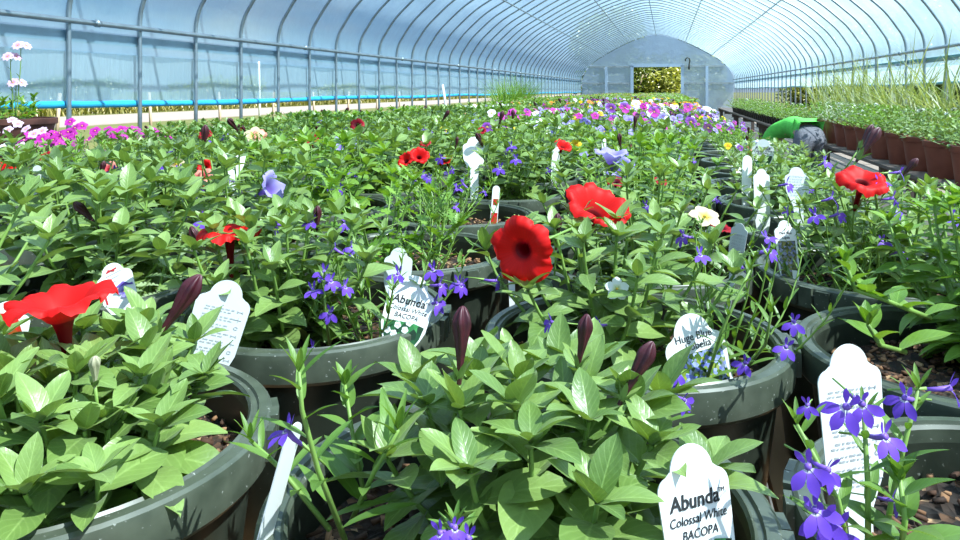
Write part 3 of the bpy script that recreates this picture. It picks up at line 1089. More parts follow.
# ------------------------------------------------------------------ plant tags
def tag_outline(w, h, stake):
    R = []
    for i in range(9):                      # dome
        a = PI / 2 - i / 8 * (PI / 2 - 0.15)
        R.append((0.30 * w * math.cos(a), h - 0.30 * w + 0.30 * w * math.sin(a)))
    y0 = R[-1][1]
    for i in range(1, 8):                   # shoulder
        a = PI / 2 * (1 - i / 7)
        R.append((0.33 * w + 0.17 * w * math.cos(a), y0 - 0.22 * w + 0.17 * w * math.sin(a)))
    R += [(0.47 * w, 0.15 * h), (0.40 * w, 0.0), (0.20 * w, -0.02), (0.17 * w, -stake * 0.6), (0.02 * w, -stake)]
    return R


def narrow_outline(w, h, stake):
    R = [(0.5 * w * math.sin(i / 6 * PI / 2), h - 0.5 * w + 0.5 * w * math.cos(i / 6 * PI / 2)) for i in range(1, 7)]
    return [(0.001, h)] + R + [(0.5 * w, 0.0), (0.45 * w, -0.02), (0.30 * w, -stake * 0.6), (0.02 * w, -stake)]


def tag_body(outline, mat, th=0.0009, bend=0.0):
    mb = MB()
    nx = 6
    P = []
    rings = []
    for x, z in outline:
        rings.append([(x * (2 * i / nx - 1), 0, z) for i in range(nx + 1)])
    A = np.array(rings)
    A[:, :, 1] = bend * A[:, :, 2] ** 2 + 2.0 * abs(bend) * A[:, :, 0] ** 2
    f, b = A.copy(), A.copy()
    f[:, :, 1] -= th / 2
    b[:, :, 1] += th / 2
    mb.grid(f, mat)
    mb.grid(b[:, ::-1], mat)
    edge = [np.stack([f[:, 0], b[:, 0]], 1), np.stack([b[:, -1], f[:, -1]], 1), np.stack([b[0], f[0]], 1)]
    for e in edge:
        mb.grid(e, mat)
    return mb.mesh('blade', False)


def text(parent, body, x, z, size, mat, shear=0.0, bold=0.0, y=-0.0009, sx=1.0):
    cu = bpy.data.curves.new('lettering', 'FONT')
    cu.body = body
    cu.size = size
    cu.align_x = 'CENTER'
    cu.extrude = 0.00012
    cu.offset = bold
    cu.shear = shear
    cu.resolution_u = 3
    cu.materials.append(M[mat])
    o = bpy.data.objects.new('lettering', cu)
    C.objects.link(o)
    me = bpy.data.meshes.new_from_object(o, depsgraph=bpy.context.evaluated_depsgraph_get())
    bpy.data.objects.remove(o)
    return put('lettering', me, parent, (x, y, z), (PI / 2, 0, 0)) if sx == 1 else scaled(put('lettering', me, parent, (x, y, z), (PI / 2, 0, 0)), sx)


def scaled(o, sx):
    o.scale = (sx, 1, 1)
    return o


def flat(parent, name, pts, mat, y=-0.0008, th=0.0003):
    """A thin printed patch given by its outline in x, z."""
    mb = MB()
    c = np.mean(pts, 0)
    n = len(pts)
    V = [(p[0], y - th / 2, p[1]) for p in pts] + [(c[0], y - th / 2, c[1])] + [(p[0], y + th / 2, p[1]) for p in pts]
    Q = [(i, (i + 1) % n, n) for i in range(n)]
    mb.add(V, np.array(Q), mat)
    mb.add([], np.zeros((0, 4), int), mat)
    o = mb.build(name, parent, smooth=False)
    return o


def marks(parent, name, segs, mat, y=-0.0009):
    """Fine print too small to read: short strokes (x, z, length, height, slope)."""
    mb = MB()
    for x, z, L, h, a in segs:
        m = Matrix.Translation((x, y, z)) @ Matrix.Rotation(-a, 4, 'Y')
        mb.box((0, -0.0001, 0), (L, 0.0001, h), mat, m)
    return mb.build(name, parent, smooth=False)


BODY = {}


def plant_tag(label, centre, w, h, yaw=0.0, pitch=0.2, roll=0.0, style='plain', mat='white_tag', shape='ogee', stake=0.10, cz=0.5, bend=0.6):
    """CENTRE is the world point at the middle of the tag's head."""
    m = Matrix.Rotation(yaw, 4, 'Z') @ Matrix.Rotation(-pitch, 4, 'X') @ Matrix.Rotation(roll, 4, 'Y')
    base = Vector(centre) - (m @ Vector((0, 0, h * cz)))
    root = empty('plant_tag', base)
    root.rotation_euler = m.to_euler()
    tag(root, label, 'plant tag', 'white plant tags in the pots')
    key = (w, h, mat, shape, stake)
    if key not in BODY:
        BODY[key] = tag_body((tag_outline if shape == 'ogee' else narrow_outline)(w, h, stake), mat)
    put('blade', BODY[key], root)
    if style == 'abunda':
        text(root, 'Abunda', -0.02 * w, h * 0.52, w * 0.225, 'ink', 0.12, w * 0.004)
        text(root, 'TM', w * 0.37, h * 0.585, w * 0.07, 'ink')
        text(root, 'Colossal White', 0, h * 0.405, w * 0.140, 'ink', 0.2, sx=0.92)
        text(root, 'BACOPA', 0, h * 0.295, w * 0.135, 'ink', 0.2, sx=0.95)
        p = flat(root, 'picture', [(-0.19 * w, -0.018), (0.19 * w, -0.018), (0.38 * w, 0.002), (0.42 * w, h * 0.22), (0.2 * w, h * 0.25), (-0.42 * w, h * 0.22), (-0.38 * w, 0.002)], 'picture_green')
        mb = MB()
        for px, pz in ((-0.12 * w, h * 0.17), (0.05 * w, h * 0.12), (-0.3 * w, h * 0.06), (0.1 * w, h * 0.245), (-0.16 * w, h * 0.03)):
            for k5 in range(5):
                a = k5 * 2 * PI / 5
                V = [(px + 0.035 * w * math.cos(a) + 0.038 * w * math.cos(b), -0.0011, pz + 0.035 * w * math.sin(a) + 0.038 * w * math.sin(b)) for b in np.linspace(0, 2 * PI, 9)[:-1]]
                mb.add(V + [(px + 0.035 * w * math.cos(a), -0.0011, pz + 0.035 * w * math.sin(a))], np.array([(i, (i + 1) % 8, 8) for i in range(8)]), 'white_tag')
        mb.build('flower_print', p, smooth=False)
    elif style == 'blue':
        text(root, 'Huge Blue', 0, h * 0.70, w * 0.150, 'ink', 0.0)
        text(root, 'Lobelia', 0.05 * w, h * 0.595, w * 0.150, 'ink', 0.0)
        flat(root, 'picture', [(-0.42 * w, 0.0), (0.12 * w, 0.0), (0.12 * w, h * 0.17), (0.42 * w, h * 0.17), (0.42 * w, h * 0.56), (-0.42 * w, h * 0.56)], 'picture_blue')
    elif style == 'darkblue':
        text(root, 'Dark Blue', 0, h * 0.76, w * 0.14, 'ink')
        text(root, 'Lobelia', 0, h * 0.68, w * 0.12, 'ink')
        flat(root, 'picture', [(-0.40 * w, 0.0), (0.1 * w, 0.0), (0.1 * w, h * 0.14), (0.40 * w, h * 0.12), (0.40 * w, h * 0.64), (-0.40 * w, h * 0.64)], 'picture_dusky')
    elif style == 'pansy':
        marks(root, 'print', [(-0.16 * w, h * 0.80, 0.30 * w, 0.035 * h, 0.15), (-0.12 * w, h * 0.85, 0.2 * w, 0.03 * h, -0.4)], 'red_ink')
        marks(root, 'fine_print', [(-0.2 * w, h * (0.72 - 0.09 * i), (0.45 - 0.1 * i) * w, 0.018 * h, 0.1) for i in range(3)], 'grey_ink')
        marks(root, 'stripe', [(-0.38 * w, h * 0.12, 0.05 * w, 0.5 * h, 0)], 'red_ink')
        p = flat(root, 'picture', [(-0.10 * w, 0.02), (0.44 * w, 0.02), (0.44 * w, h * 0.34), (0.2 * w, h * 0.5), (-0.10 * w, h * 0.4)], 'lavender_petal')
        v = put('flower_print', FL['lilac'][0], p, (0.16 * w, -0.0025, h * 0.26), (PI / 2, 0, 0), w * 9)
        v.scale = (w * 9, w * 9, w * 0.6)
    elif style == 'redpic':
        p = flat(root, 'picture', [(-0.38 * w, 0.02), (0.40 * w, 0.02), (0.40 * w, h * 0.5), (0.2 * w, h * 0.82), (-0.2 * w, h * 0.82), (-0.38 * w, h * 0.5)], 'picture_red')
    elif style == 'redspots':
        flat(root, 'picture', [(-0.42 * w, h * 0.02), (0.42 * w, h * 0.02), (0.42 * w, h * 0.30), (-0.42 * w, h * 0.30)], 'picture_red')
        flat(root, 'picture', [(-0.30 * w, h * 0.5), (0.36 * w, h * 0.5), (0.36 * w, h * 0.66), (-0.30 * w, h * 0.66)], 'picture_red')
    elif style == 'back':
        rg = random.Random(int(w * 1e5))
        segs = []
        for r in range(8):
            for q in range(2):
                z = h * (0.66 - 0.095 * r - 0.033 * q)
                x = -0.38 * w + rg.uniform(0, 0.1) * w
                end = (0.20 - 0.02 * q) * w
                while x < end:
                    L = rg.uniform(0.04, 0.11) * w
                    for j in range(int(L / (0.016 * w))):
                        segs.append((x + j * 0.016 * w, z, 0.010 * w, rg.uniform(0.009, 0.016) * h, 0))
                    x += L + 0.02 * w
        marks(root, 'fine_print', segs, 'grey_ink')
        for r in range(8):
            z = h * (0.66 - 0.095 * r)
            x = 0.34 * w
            if r % 3 == 0:
                sg = [(x - 0.05 * w, z, 0.1 * w, 0.004 * h, 0), (x - 0.055 * w, z - 0.01 * h, 0.02 * w, 0.024 * h, 0), (x + 0.035 * w, z - 0.01 * h, 0.02 * w, 0.024 * h, 0)]
            elif r % 3 == 1:
                sg = [(x - 0.06 * w, z, 0.12 * w, 0.005 * h, 0), (x - 0.004 * w, z - 0.025 * h, 0.008 * w, 0.055 * h, 0)]
            else:
                sg = [(x + 0.035 * w * math.cos(a), z + 0.018 * h * math.sin(a), 0.02 * w, 0.006 * h, a + PI / 2) for a in np.linspace(0, 6.28, 9)]
            marks(root, 'symbol', sg, 'grey_ink')
    elif style == 'lines':
        marks(root, 'fine_print', [(-0.3 * w, h * 0.55, 0.55 * w, 0.06 * h, 0.0), (-0.28 * w, h * 0.42, 0.6 * w, 0.035 * h, 0.0), (-0.2 * w, h * 0.32, 0.42 * w, 0.03 * h, 0.0)], 'ink')
        flat(root, 'picture', [(-0.40 * w, 0.0), (0.40 * w, 0.0), (0.40 * w, h * 0.2), (-0.40 * w, h * 0.2)], 'picture_green')
    return root


# ------------------------------------------------------------------ planted pots near the front, composed one by one
SOILZ = POTH - 0.036


class Hero:
    def __init__(s, name, x, y, label, spin=0.0, soil=0, seed=0):
        s.o = Vector((x, y, BENCH))
        s.root = planter(name, x, y, label, spin, soil)
        s.rg = random.Random(seed)

    def petunia(s, dx, dy, nst, height, spread, L, mat='petunia_leaf', **kw):
        mb = MB()
        s.tips = petunia(mb, s.rg, dx, dy, SOILZ, nst, height, spread, L, 2, mat, **kw)
        s.pet = mb.build('petunia_foliage', s.root)
        return s.pet

    def lob(s, dx, dy, nst, height, spread, nfl=6, L=0.032, mat='lobelia_leaf'):
        mb = MB()
        tips = lobelia(mb, s.rg, dx, dy, SOILZ, nst, height, spread, 2, mat, L)
        o = mb.build('lobelia_foliage', s.root)
        for i in range(nfl):
            p, d = tips[s.rg.randrange(len(tips))]
            a = s.rg.uniform(0, 6.28)
            bloom('lobelia', o, p + Vector((0.014 * math.cos(a), 0.014 * math.sin(a), s.rg.uniform(-0.02, 0.012))), (math.cos(a) * 0.7, math.sin(a) * 0.7 - 0.5, 0.6), s.rg.uniform(0.9, 1.2), s.rg.uniform(-.4, .4))
        s.lo = o
        return o

    def leafy(s, name, dx, dy, nst, height, spread, L, shape, mat, wr, nl=12, el0=0.1, el1=0.8, droop=0.5, lod=2):
        mb = MB()
        ph = s.rg.uniform(0, 6.28)
        for i in range(nst):
            f = (i + 0.5) / nst
            az = ph + i * 2.4
            out = spread * math.sqrt(f)
            sprig(mb, s.rg, (dx + out * 0.3 * math.cos(az), dy + out * 0.3 * math.sin(az), SOILZ), az, 0.2 + f, 0.2 + 0.6 * f, height * (1.15 - 0.3 * f) + out * 0.5, nl, L, L * 0.6, wr, el0, el1, droop, shape, lod, mat)
        return mb.build(name, s.root)

    def at(s, u, v, Y):
        return at(u, v, Y) - s.o

    def shoot(s, part_name, pts, nleaf, L, wr=0.2, shape='linear', mat='lobelia_leaf', sr=0.0014, part=None):
        """A single stem through given world points with small leaves."""
        mb = MB()
        P = [Vector(p) - s.o for p in pts]
        mb.tube(P, [sr * (1.2 - 0.6 * i / len(P)) for i in range(len(P))], 'stem', 6)
        rows = []
        for k in range(nleaf):
            f = (k + 0.5) / nleaf * (len(P) - 1)
            i = min(len(P) - 2, int(f))
            b = P[i].lerp(P[i + 1], f - i)
            l = L * (1.1 - 0.5 * k / nleaf) * s.rg.uniform(0.8, 1.2)
            rows.append((*b, k * 2.4, 0.5 + 0.4 * k / nleaf, 0, l, l * wr, 0.4))
        for k in range(5):
            rows.append((*P[-1], k * 1.26, 1.1, 0, L * 0.5, L * 0.5 * wr, 0.2))
        add_leaves(mb, rows, shape, 2, mat)
        return mb.build(part_name, s.root)


# front left pot
p = Hero('potted_petunia', -0.325, 0.565, 'green pot at the front left, pale petunia leaves and one red trumpet flower', 0.5, 0, 11)
f = p.petunia(0.0, -0.005, 28, 0.056, 0.135, 0.080, nl=9, wr=0.5)
p.petunia(0.06, -0.05, 9, 0.05, 0.08, 0.075, nl=7, a0=-1.5, a1=1.0, wr=0.52)
bloom('red', f, p.at(59, 292, 0.56), (-0.10, -0.06, 1.0), 1.1, 0.3)
bloom('bud', f, p.at(154, 343, 0.585), (0.55, 0.15, 0.85), 1.25)
bloom('palebud', f, p.at(95, 388, 0.50), (0.1, -0.2, 1), 0.8)
p.leafy('lobelia_foliage', -0.07, -0.10, 5, 0.07, 0.05, 0.022, 'linear', 'lobelia_leaf', 0.3)

# front middle pot
p = Hero('potted_petunia', 0.023, 0.473, 'green pot at the front in the middle, broad petunia leaves with three closed maroon buds', 0.0, 1, 23)
f = p.petunia(0.015, 0.0, 22, 0.080, 0.085, 0.082, nl=10, wr=0.52)
bloom('bud', f, p.at(459, 384, 0.46), (0.05, 0.1, 1.0), 0.95)
bloom('bud', f, p.at(577, 372, 0.47), (0.18, 0.0, 1.0), 0.75)
bloom('bud', f, p.at(619, 405, 0.44), (0.5, 0.05, 0.9), 0.85)
l = p.shoot('lobelia_shoot', [at(345, 540, 0.42), at(318, 470, 0.40), at(302, 410, 0.39), at(299, 372, 0.39)], 9, 0.040, 0.18)
bloom('lobelia', l, p.at(287, 431, 0.395), (-0.5, -0.4, 0.7), 1.0)
p.shoot('lobelia_shoot', [at(352, 520, 0.45), at(375, 470, 0.43), at(398, 430, 0.42)], 8, 0.045, 0.2)
p.shoot('lobelia_shoot', [at(365, 500, 0.47), at(352, 430, 0.49), at(345, 385, 0.50)], 9, 0.034, 0.35)
p.shoot('lobelia_shoot', [at(330, 530, 0.44), at(280, 468, 0.44), at(250, 440, 0.45)], 8, 0.036, 0.18)
l = p.shoot('lobelia_shoot', [at(470, 560, 0.36), at(458, 545, 0.355), at(455, 525, 0.352)], 6, 0.022, 0.25)
for u, v in ((440, 533), (455, 528), (468, 538)):
    bloom('lobelia', l, p.at(u, v, 0.345), (0.2 * (u - 455) / 15, -0.7, 0.6), 0.75)

# middle right pot of the second row
p = Hero('potted_petunia', 0.165, 0.795, 'green pot behind the front middle one, petunia and blue lobelia with the picture tag', 2.2, 2, 31)
f = p.petunia(-0.03, 0.005, 22, 0.115, 0.115, 0.066, nl=10, wr=0.48)
bloom('red', f, p.at(518, 252, 0.69), (-0.52, -0.84, -0.02), 0.93, 0.5, 1)
bloom('bud', f, p.at(556, 250, 0.80), (0.05, 0.0, 1), 0.8)
bloom('bacopa', f, p.at(617, 289, 0.69), (-0.1, -0.8, 0.5), 1.1)
p.lob(0.085, -0.03, 12, 0.13, 0.09, 4)
l = p.shoot('lobelia_shoot', [at(705, 385, 0.70), at(722, 330, 0.68), at(750, 270, 0.68)], 12, 0.03)
l = p.shoot('lobelia_shoot', [at(745, 370, 0.72), at(765, 345, 0.66), at(772, 310, 0.64)], 8, 0.03)
for u, v, Y in ((745, 363, 0.66), (786, 347, 0.62), (794, 322, 0.63), (551, 322, 0.66), (598, 325, 0.68), (700, 255, 0.74)):
    bloom('lobelia', l, p.at(u, v, Y), ((u - 740) / 200, -0.75, 0.55), 1.0)
l2 = p.shoot('lobelia_shoot', [at(660, 430, 0.61), at(672, 400, 0.585), at(680, 372, 0.575)], 6, 0.028)
for u, v in ((670, 380), (684, 400), (677, 372)):
    bloom('lobelia', l2, p.at(u, v, 0.57), ((u - 677) / 20, -0.8, 0.4), 0.95)

# middle left pot of the second row
p = Hero('potted_lobelia', -0.20, 0.885, 'green pot left of centre in the second row, leafy with violet lobelia along its rim', 0.2, 0, 41)
f = p.petunia(-0.035, 0.0, 28, 0.108, 0.12, 0.062, nl=10, mat='petunia_leaf', wr=0.54)
bloom('bud', f, p.at(316, 237, 0.86), (0.08, -0.1, 1), 0.75)
bloom('red', f, p.at(229, 227, 0.85), (-0.05, 0.0, 1.0), 1.02, 1.0, 1)
p.lob(0.075, -0.02, 13, 0.115, 0.09, 2)
l = p.shoot('lobelia_shoot', [at(330, 345, 0.80), at(325, 310, 0.77), at(324, 280, 0.765)], 8, 0.026)
for u, v in ((324, 272), (313, 290), (331, 281), (330, 312), (312, 348), (345, 287), (352, 247), (312, 222), (278, 225)):
    bloom('lobelia', l, p.at(u, v, 0.77 if v > 255 else 0.85), ((u - 325) / 40, -0.7, 0.5), 1.05)
l = p.shoot('lobelia_shoot', [at(395, 325, 0.84), at(420, 290, 0.81), at(428, 262, 0.80)], 8, 0.03)
for u, v in ((398, 274), (433, 270), (436, 303), (461, 285), (440, 285), (496, 281)):
    bloom('lobelia', l, p.at(u, v, 0.80), ((u - 425) / 40, -0.7, 0.5), 1.15)

# front right pot
p = Hero('potted_lobelia', 0.355, 0.43, 'green pot at the front right, thin lobelia stems in front of the tall printed tag', 0.9, 1, 53)
l = p.shoot('lobelia_shoot', [at(850, 560, 0.38), at(838, 500, 0.37), at(797, 425, 0.375)], 9, 0.028, 0.2)
for u, v, s in ((807, 405, 0.55), (808, 467, 1.1), (828, 470, 0.9), (824, 518, 1.2), (838, 530, 1.2), (815, 510, 1.1)):
    bloom('lobelia', l, p.at(u, v, 0.365), ((u - 822) / 40, -0.8, 0.35), s)
l = p.shoot('lobelia_shoot', [at(868, 560, 0.39), at(868, 490, 0.385), at(864, 415, 0.39)], 9, 0.03, 0.2)
for u, v, s in ((846, 407, 1.15), (862, 404, 1.0), (885, 437, 1.05), (893, 500, 0.7)):
    bloom('lobelia', l, p.at(u, v, 0.385), ((u - 862) / 40, -0.75, 0.4), s)
l = p.shoot('lobelia_shoot', [at(880, 560, 0.42), at(898, 470, 0.41), at(918, 390, 0.41)], 10, 0.03, 0.2)
for u, v, s in ((905, 398, 1.0), (950, 388, 1.0)):
    bloom('lobelia', l, p.at(u, v, 0.405), ((u - 915) / 30, -0.6, 0.6), s)
p.shoot('lobelia_shoot', [at(900, 560, 0.38), at(905, 520, 0.375), at(900, 480, 0.38)], 7, 0.034, 0.4)
p.petunia(0.07, 0.03, 13, 0.085, 0.09, 0.085, nl=7, wr=0.5, a0=-0.6, a1=1.2, mat='petunia_leaf_deep')

# second row right pot, showing bare soil
p = Hero('potted_petunia', 0.487, 0.735, 'green pot on the right with a patch of bare bark soil and bright upright leaves', 2.9, 2, 61)
f = p.petunia(0.035, 0.02, 34, 0.14, 0.10, 0.062, nl=11, mat='petunia_leaf_fresh', a0=-1.2, a1=1.9, wr=0.42)
p.shoot('petunia_shoot', [at(905, 352, 0.70), at(880, 345, 0.66), at(868, 325, 0.645)], 4, 0.045, 0.45, 'ovate', 'petunia_leaf_fresh', 0.0022)
p.shoot('petunia_shoot', [at(930, 318, 0.72), at(885, 300, 0.70), at(855, 290, 0.69), at(845, 262, 0.69)], 14, 0.036, 0.48, 'ovate', 'petunia_leaf_fresh', 0.0022)

# third row right pot
p = Hero('potted_petunia', 0.567, 1.065, 'green pot by the aisle, third row, red petunia and lobelia around a tall tag', 1.9, 0, 71)
f = p.petunia(0.03, 0.01, 32, 0.12, 0.12, 0.056, nl=11, mat='petunia_leaf')
bloom('red', f, p.at(864, 176, 1.0), (0.02, -0.42, 0.9), 0.98, 0.4, 1)
bloom('bud', f, p.at(856, 162, 1.10), (0.55, 0.0, 0.8), 1.25)
bloom('bud', f, p.at(858, 150, 1.25), (0.5, 0.0, 0.85), 1.0)
bloom('bud', f, p.at(898, 180, 1.05), (0.6, -0.2, 0.8), 0.8)
p.lob(-0.06, -0.04, 12, 0.12, 0.09, 3)
p.lob(0.09, -0.05, 10, 0.13, 0.08, 3)
l = p.lo
for u, v, Y in ((832, 198, 1.0), (815, 215, 0.98), (880, 182, 1.0), (893, 198, 0.98), (895, 210, 0.97), (952, 216, 0.95), (825, 162, 1.2), (767, 238, 1.0), (787, 184, 1.1), (838, 214, 1.0), (900, 172, 1.02)):
    bloom('lobelia', l, p.at(u, v, Y), (math.sin(u), -0.6, 0.7), 1.25)

# third row, middle
p = Hero('potted_petunia', 0.245, 1.125, 'green pot in the third row middle, red trumpet flower facing up and pale leaves', 0.6, 1, 83)
f = p.petunia(0.0, 0.0, 24, 0.135, 0.13, 0.062, nl=10, mat='petunia_leaf')
bloom('red', f, p.at(600, 200, 0.85), (0.26, -0.44, 0.85), 1.15, 0.9)
bloom('dark_red', f, p.at(722, 226, 1.05), (0.2, -0.3, 1), 0.6)
bloom('bud', f, p.at(568, 214, 0.98), (0.0, -0.1, 1), 0.7)
bloom('cream', f, p.at(705, 217, 1.0), (0.1, -0.5, 0.8), 1.1)
p.lob(0.08, 0.02, 9, 0.15, 0.09, 3)
mb = MB()

# third row, left of centre: dusty grey leaves and bare bark
p = Hero('potted_dusty_miller', -0.108, 1.205, 'green pot in the third row left of centre, lacy dusty leaves over pale bark', 1.3, 2, 91)
p.leafy('dusty_foliage', -0.055, 0.01, 11, 0.13, 0.10, 0.062, 'pinnate', 'bright_leaf', 0.42, 9, lod=1)
p.lob(0.03, -0.03, 10, 0.13, 0.10, 3)

# fourth row, left of centre
p = Hero('potted_lobelia', -0.045, 1.565, 'green pot in the fourth row with its bare rim showing, low fine foliage', 2.2, 0, 97)
p.lob(-0.04, 0.0, 16, 0.13, 0.10, 6)
p.leafy('fine_foliage', -0.03, 0.02, 12, 0.10, 0.09, 0.03, 'linear', 'bright_leaf', 0.28, 12, lod=1)

# left, third column
p = Hero('potted_petunia', -0.54, 1.01, 'green pot on the left with an upright pansy tag at its rim, big pale leaves', 0.1, 1, 103)
f = p.petunia(0.02, 0.03, 20, 0.125, 0.13, 0.088, nl=8, mat='petunia_leaf', wr=0.52)
bloom('bud', f, p.at(205, 258, 0.95), (-0.45, 0.1, 0.9), 0.9)
bloom('bud', f, p.at(100, 228, 1.0), (-0.7, 0.0, 0.7), 1.0)
p.leafy('dusty_foliage', 0.10, -0.02, 7, 0.09, 0.07, 0.05, 'pinnate', 'dusty_leaf', 0.4, 8, lod=1)
HERO_CELLS = {(0, 0), (0, 1), (0, 2), (1, 0), (1, 1), (1, 2), (2, 0), (2, 1), (2, 2), (2, 3), (3, 1)}

# ------------------------------------------------------------------ the rest of the rows: a few kinds of planting, each pot its own object
def variant(kind, seed, lod):
    """(list of (part name, mesh, tips))"""
    rg = random.Random(seed * 131 + lod)
    out = []
    big = 1.0 if lod else 1.35
    if kind == 'broad':
        mb = MB()
        tips = petunia(mb, rg, 0, 0, SOILZ, 19, 0.115, 0.15, 0.082, lod, 'petunia_leaf', nl=8, wr=0.55)
        out.append(('petunia_foliage', mb.mesh('petunia_foliage'), tips))
        mb = MB()
        tips = lobelia(mb, rg, 0.05, -0.05, SOILZ, 6, 0.14, 0.14, lod)
        out.append(('lobelia_foliage', mb.mesh('lobelia_foliage'), tips))
    if kind in ('petunia', 'fresh', 'deep'):
        mb = MB()
        mat = {'petunia': 'petunia_leaf', 'fresh': 'petunia_leaf_fresh', 'deep': 'petunia_leaf_deep'}[kind]
        tips = petunia(mb, rg, rg.uniform(-.03, .03), rg.uniform(-.03, .03), SOILZ, 22 if lod else 12, rg.uniform(0.11, 0.14), 0.15, rg.uniform(0.056, 0.072) * big, lod, mat, nl=10 if lod else 7, wr=0.53)
        out.append(('petunia_foliage', mb.mesh('petunia_foliage'), tips))
        mb = MB()
        tips = lobelia(mb, rg, rg.uniform(-.06, .06), rg.uniform(-.06, .06), SOILZ, 11 if lod else 5, rg.uniform(0.13, 0.17), 0.14, lod, L=0.034 * big)
        out.append(('lobelia_foliage', mb.mesh('lobelia_foliage'), tips))
    elif kind == 'viola':
        mb = MB()
        tips = []
        n = 26 if lod else 14
        ph = rg.uniform(0, 6)
        for i in range(n):
            f = (i + 0.5) / n
            az = ph + i * 2.4
            out_ = 0.15 * math.sqrt(f)
            tips.append(sprig(mb, rg, (out_ * 0.35 * math.cos(az), out_ * 0.35 * math.sin(az), SOILZ), az, 0.2 + 0.9 * f, 0.2 + 0.4 * f, 0.11 * (1.15 - 0.25 * f) + out_ * 0.5, 9 if lod else 6, 0.040 * big, 0.022 * big, 0.55, 0.1, 0.7, 0.6, 'round', lod, 'bright_leaf' if seed % 3 == 0 else 'petunia_leaf_fresh', tip=4))
        out.append(('viola_foliage', mb.mesh('viola_foliage'), tips))
    elif kind in ('dusty', 'fine'):
        mb = MB()
        tips = []
        n = 16 if lod else 10
        ph = rg.uniform(0, 6)
        for i in range(n):
            f = (i + 0.5) / n
            az = ph + i * 2.4
            out_ = 0.14 * math.sqrt(f)
            args = ('pinnate', lod, 'dusty_leaf') if kind == 'dusty' else ('linear', lod, 'petunia_leaf_fresh')
            Lf, wr, nl = (0.06, 0.40, 9) if kind == 'dusty' else (0.042, 0.24, 14)
            tips.append(sprig(mb, rg, (out_ * 0.35 * math.cos(az), out_ * 0.35 * math.sin(az), SOILZ), az, 0.2 + 0.9 * f, 0.2 + 0.4 * f, 0.12 * (1.15 - 0.25 * f) + out_ * 0.5, nl, Lf * big, Lf * 0.55 * big, wr * (1 if lod else 1.3), 0.2, 0.8, 0.5, *args, tip=5))
        out.append(('dusty_foliage' if kind == 'dusty' else 'fine_foliage', mb.mesh('foliage'), tips))
        mb = MB()
        tips = petunia(mb, rg, 0.02, 0.02, SOILZ, 7, 0.12, 0.13, 0.05 * big, lod, 'petunia_leaf', nl=8)
        out.append(('petunia_foliage', mb.mesh('petunia_foliage'), tips))
    elif kind == 'phlox':
        mb = MB()
        tips = []
        n = 26 if lod else 14
        for i in range(n):
            f = (i + 0.5) / n
            az = i * 2.4
            out_ = 0.14 * math.sqrt(f)
            tips.append(sprig(mb, rg, (out_ * 0.4 * math.cos(az), out_ * 0.4 * math.sin(az), SOILZ), az, 0.2 + 0.7 * f, 0.1, 0.145, 12, 0.034, 0.02, 0.25, 0.2, 0.8, 0.4, 'linear', lod, 'petunia_leaf_deep', tip=4))
        out.append(('phlox_foliage', mb.mesh('phlox_foliage'), tips))
    return out


VAR = {}


def get_var(kind, k, lod):
    key = (kind, k, lod)
    if key not in VAR:
        VAR[key] = variant(kind, k + 1, lod)
    return VAR[key]


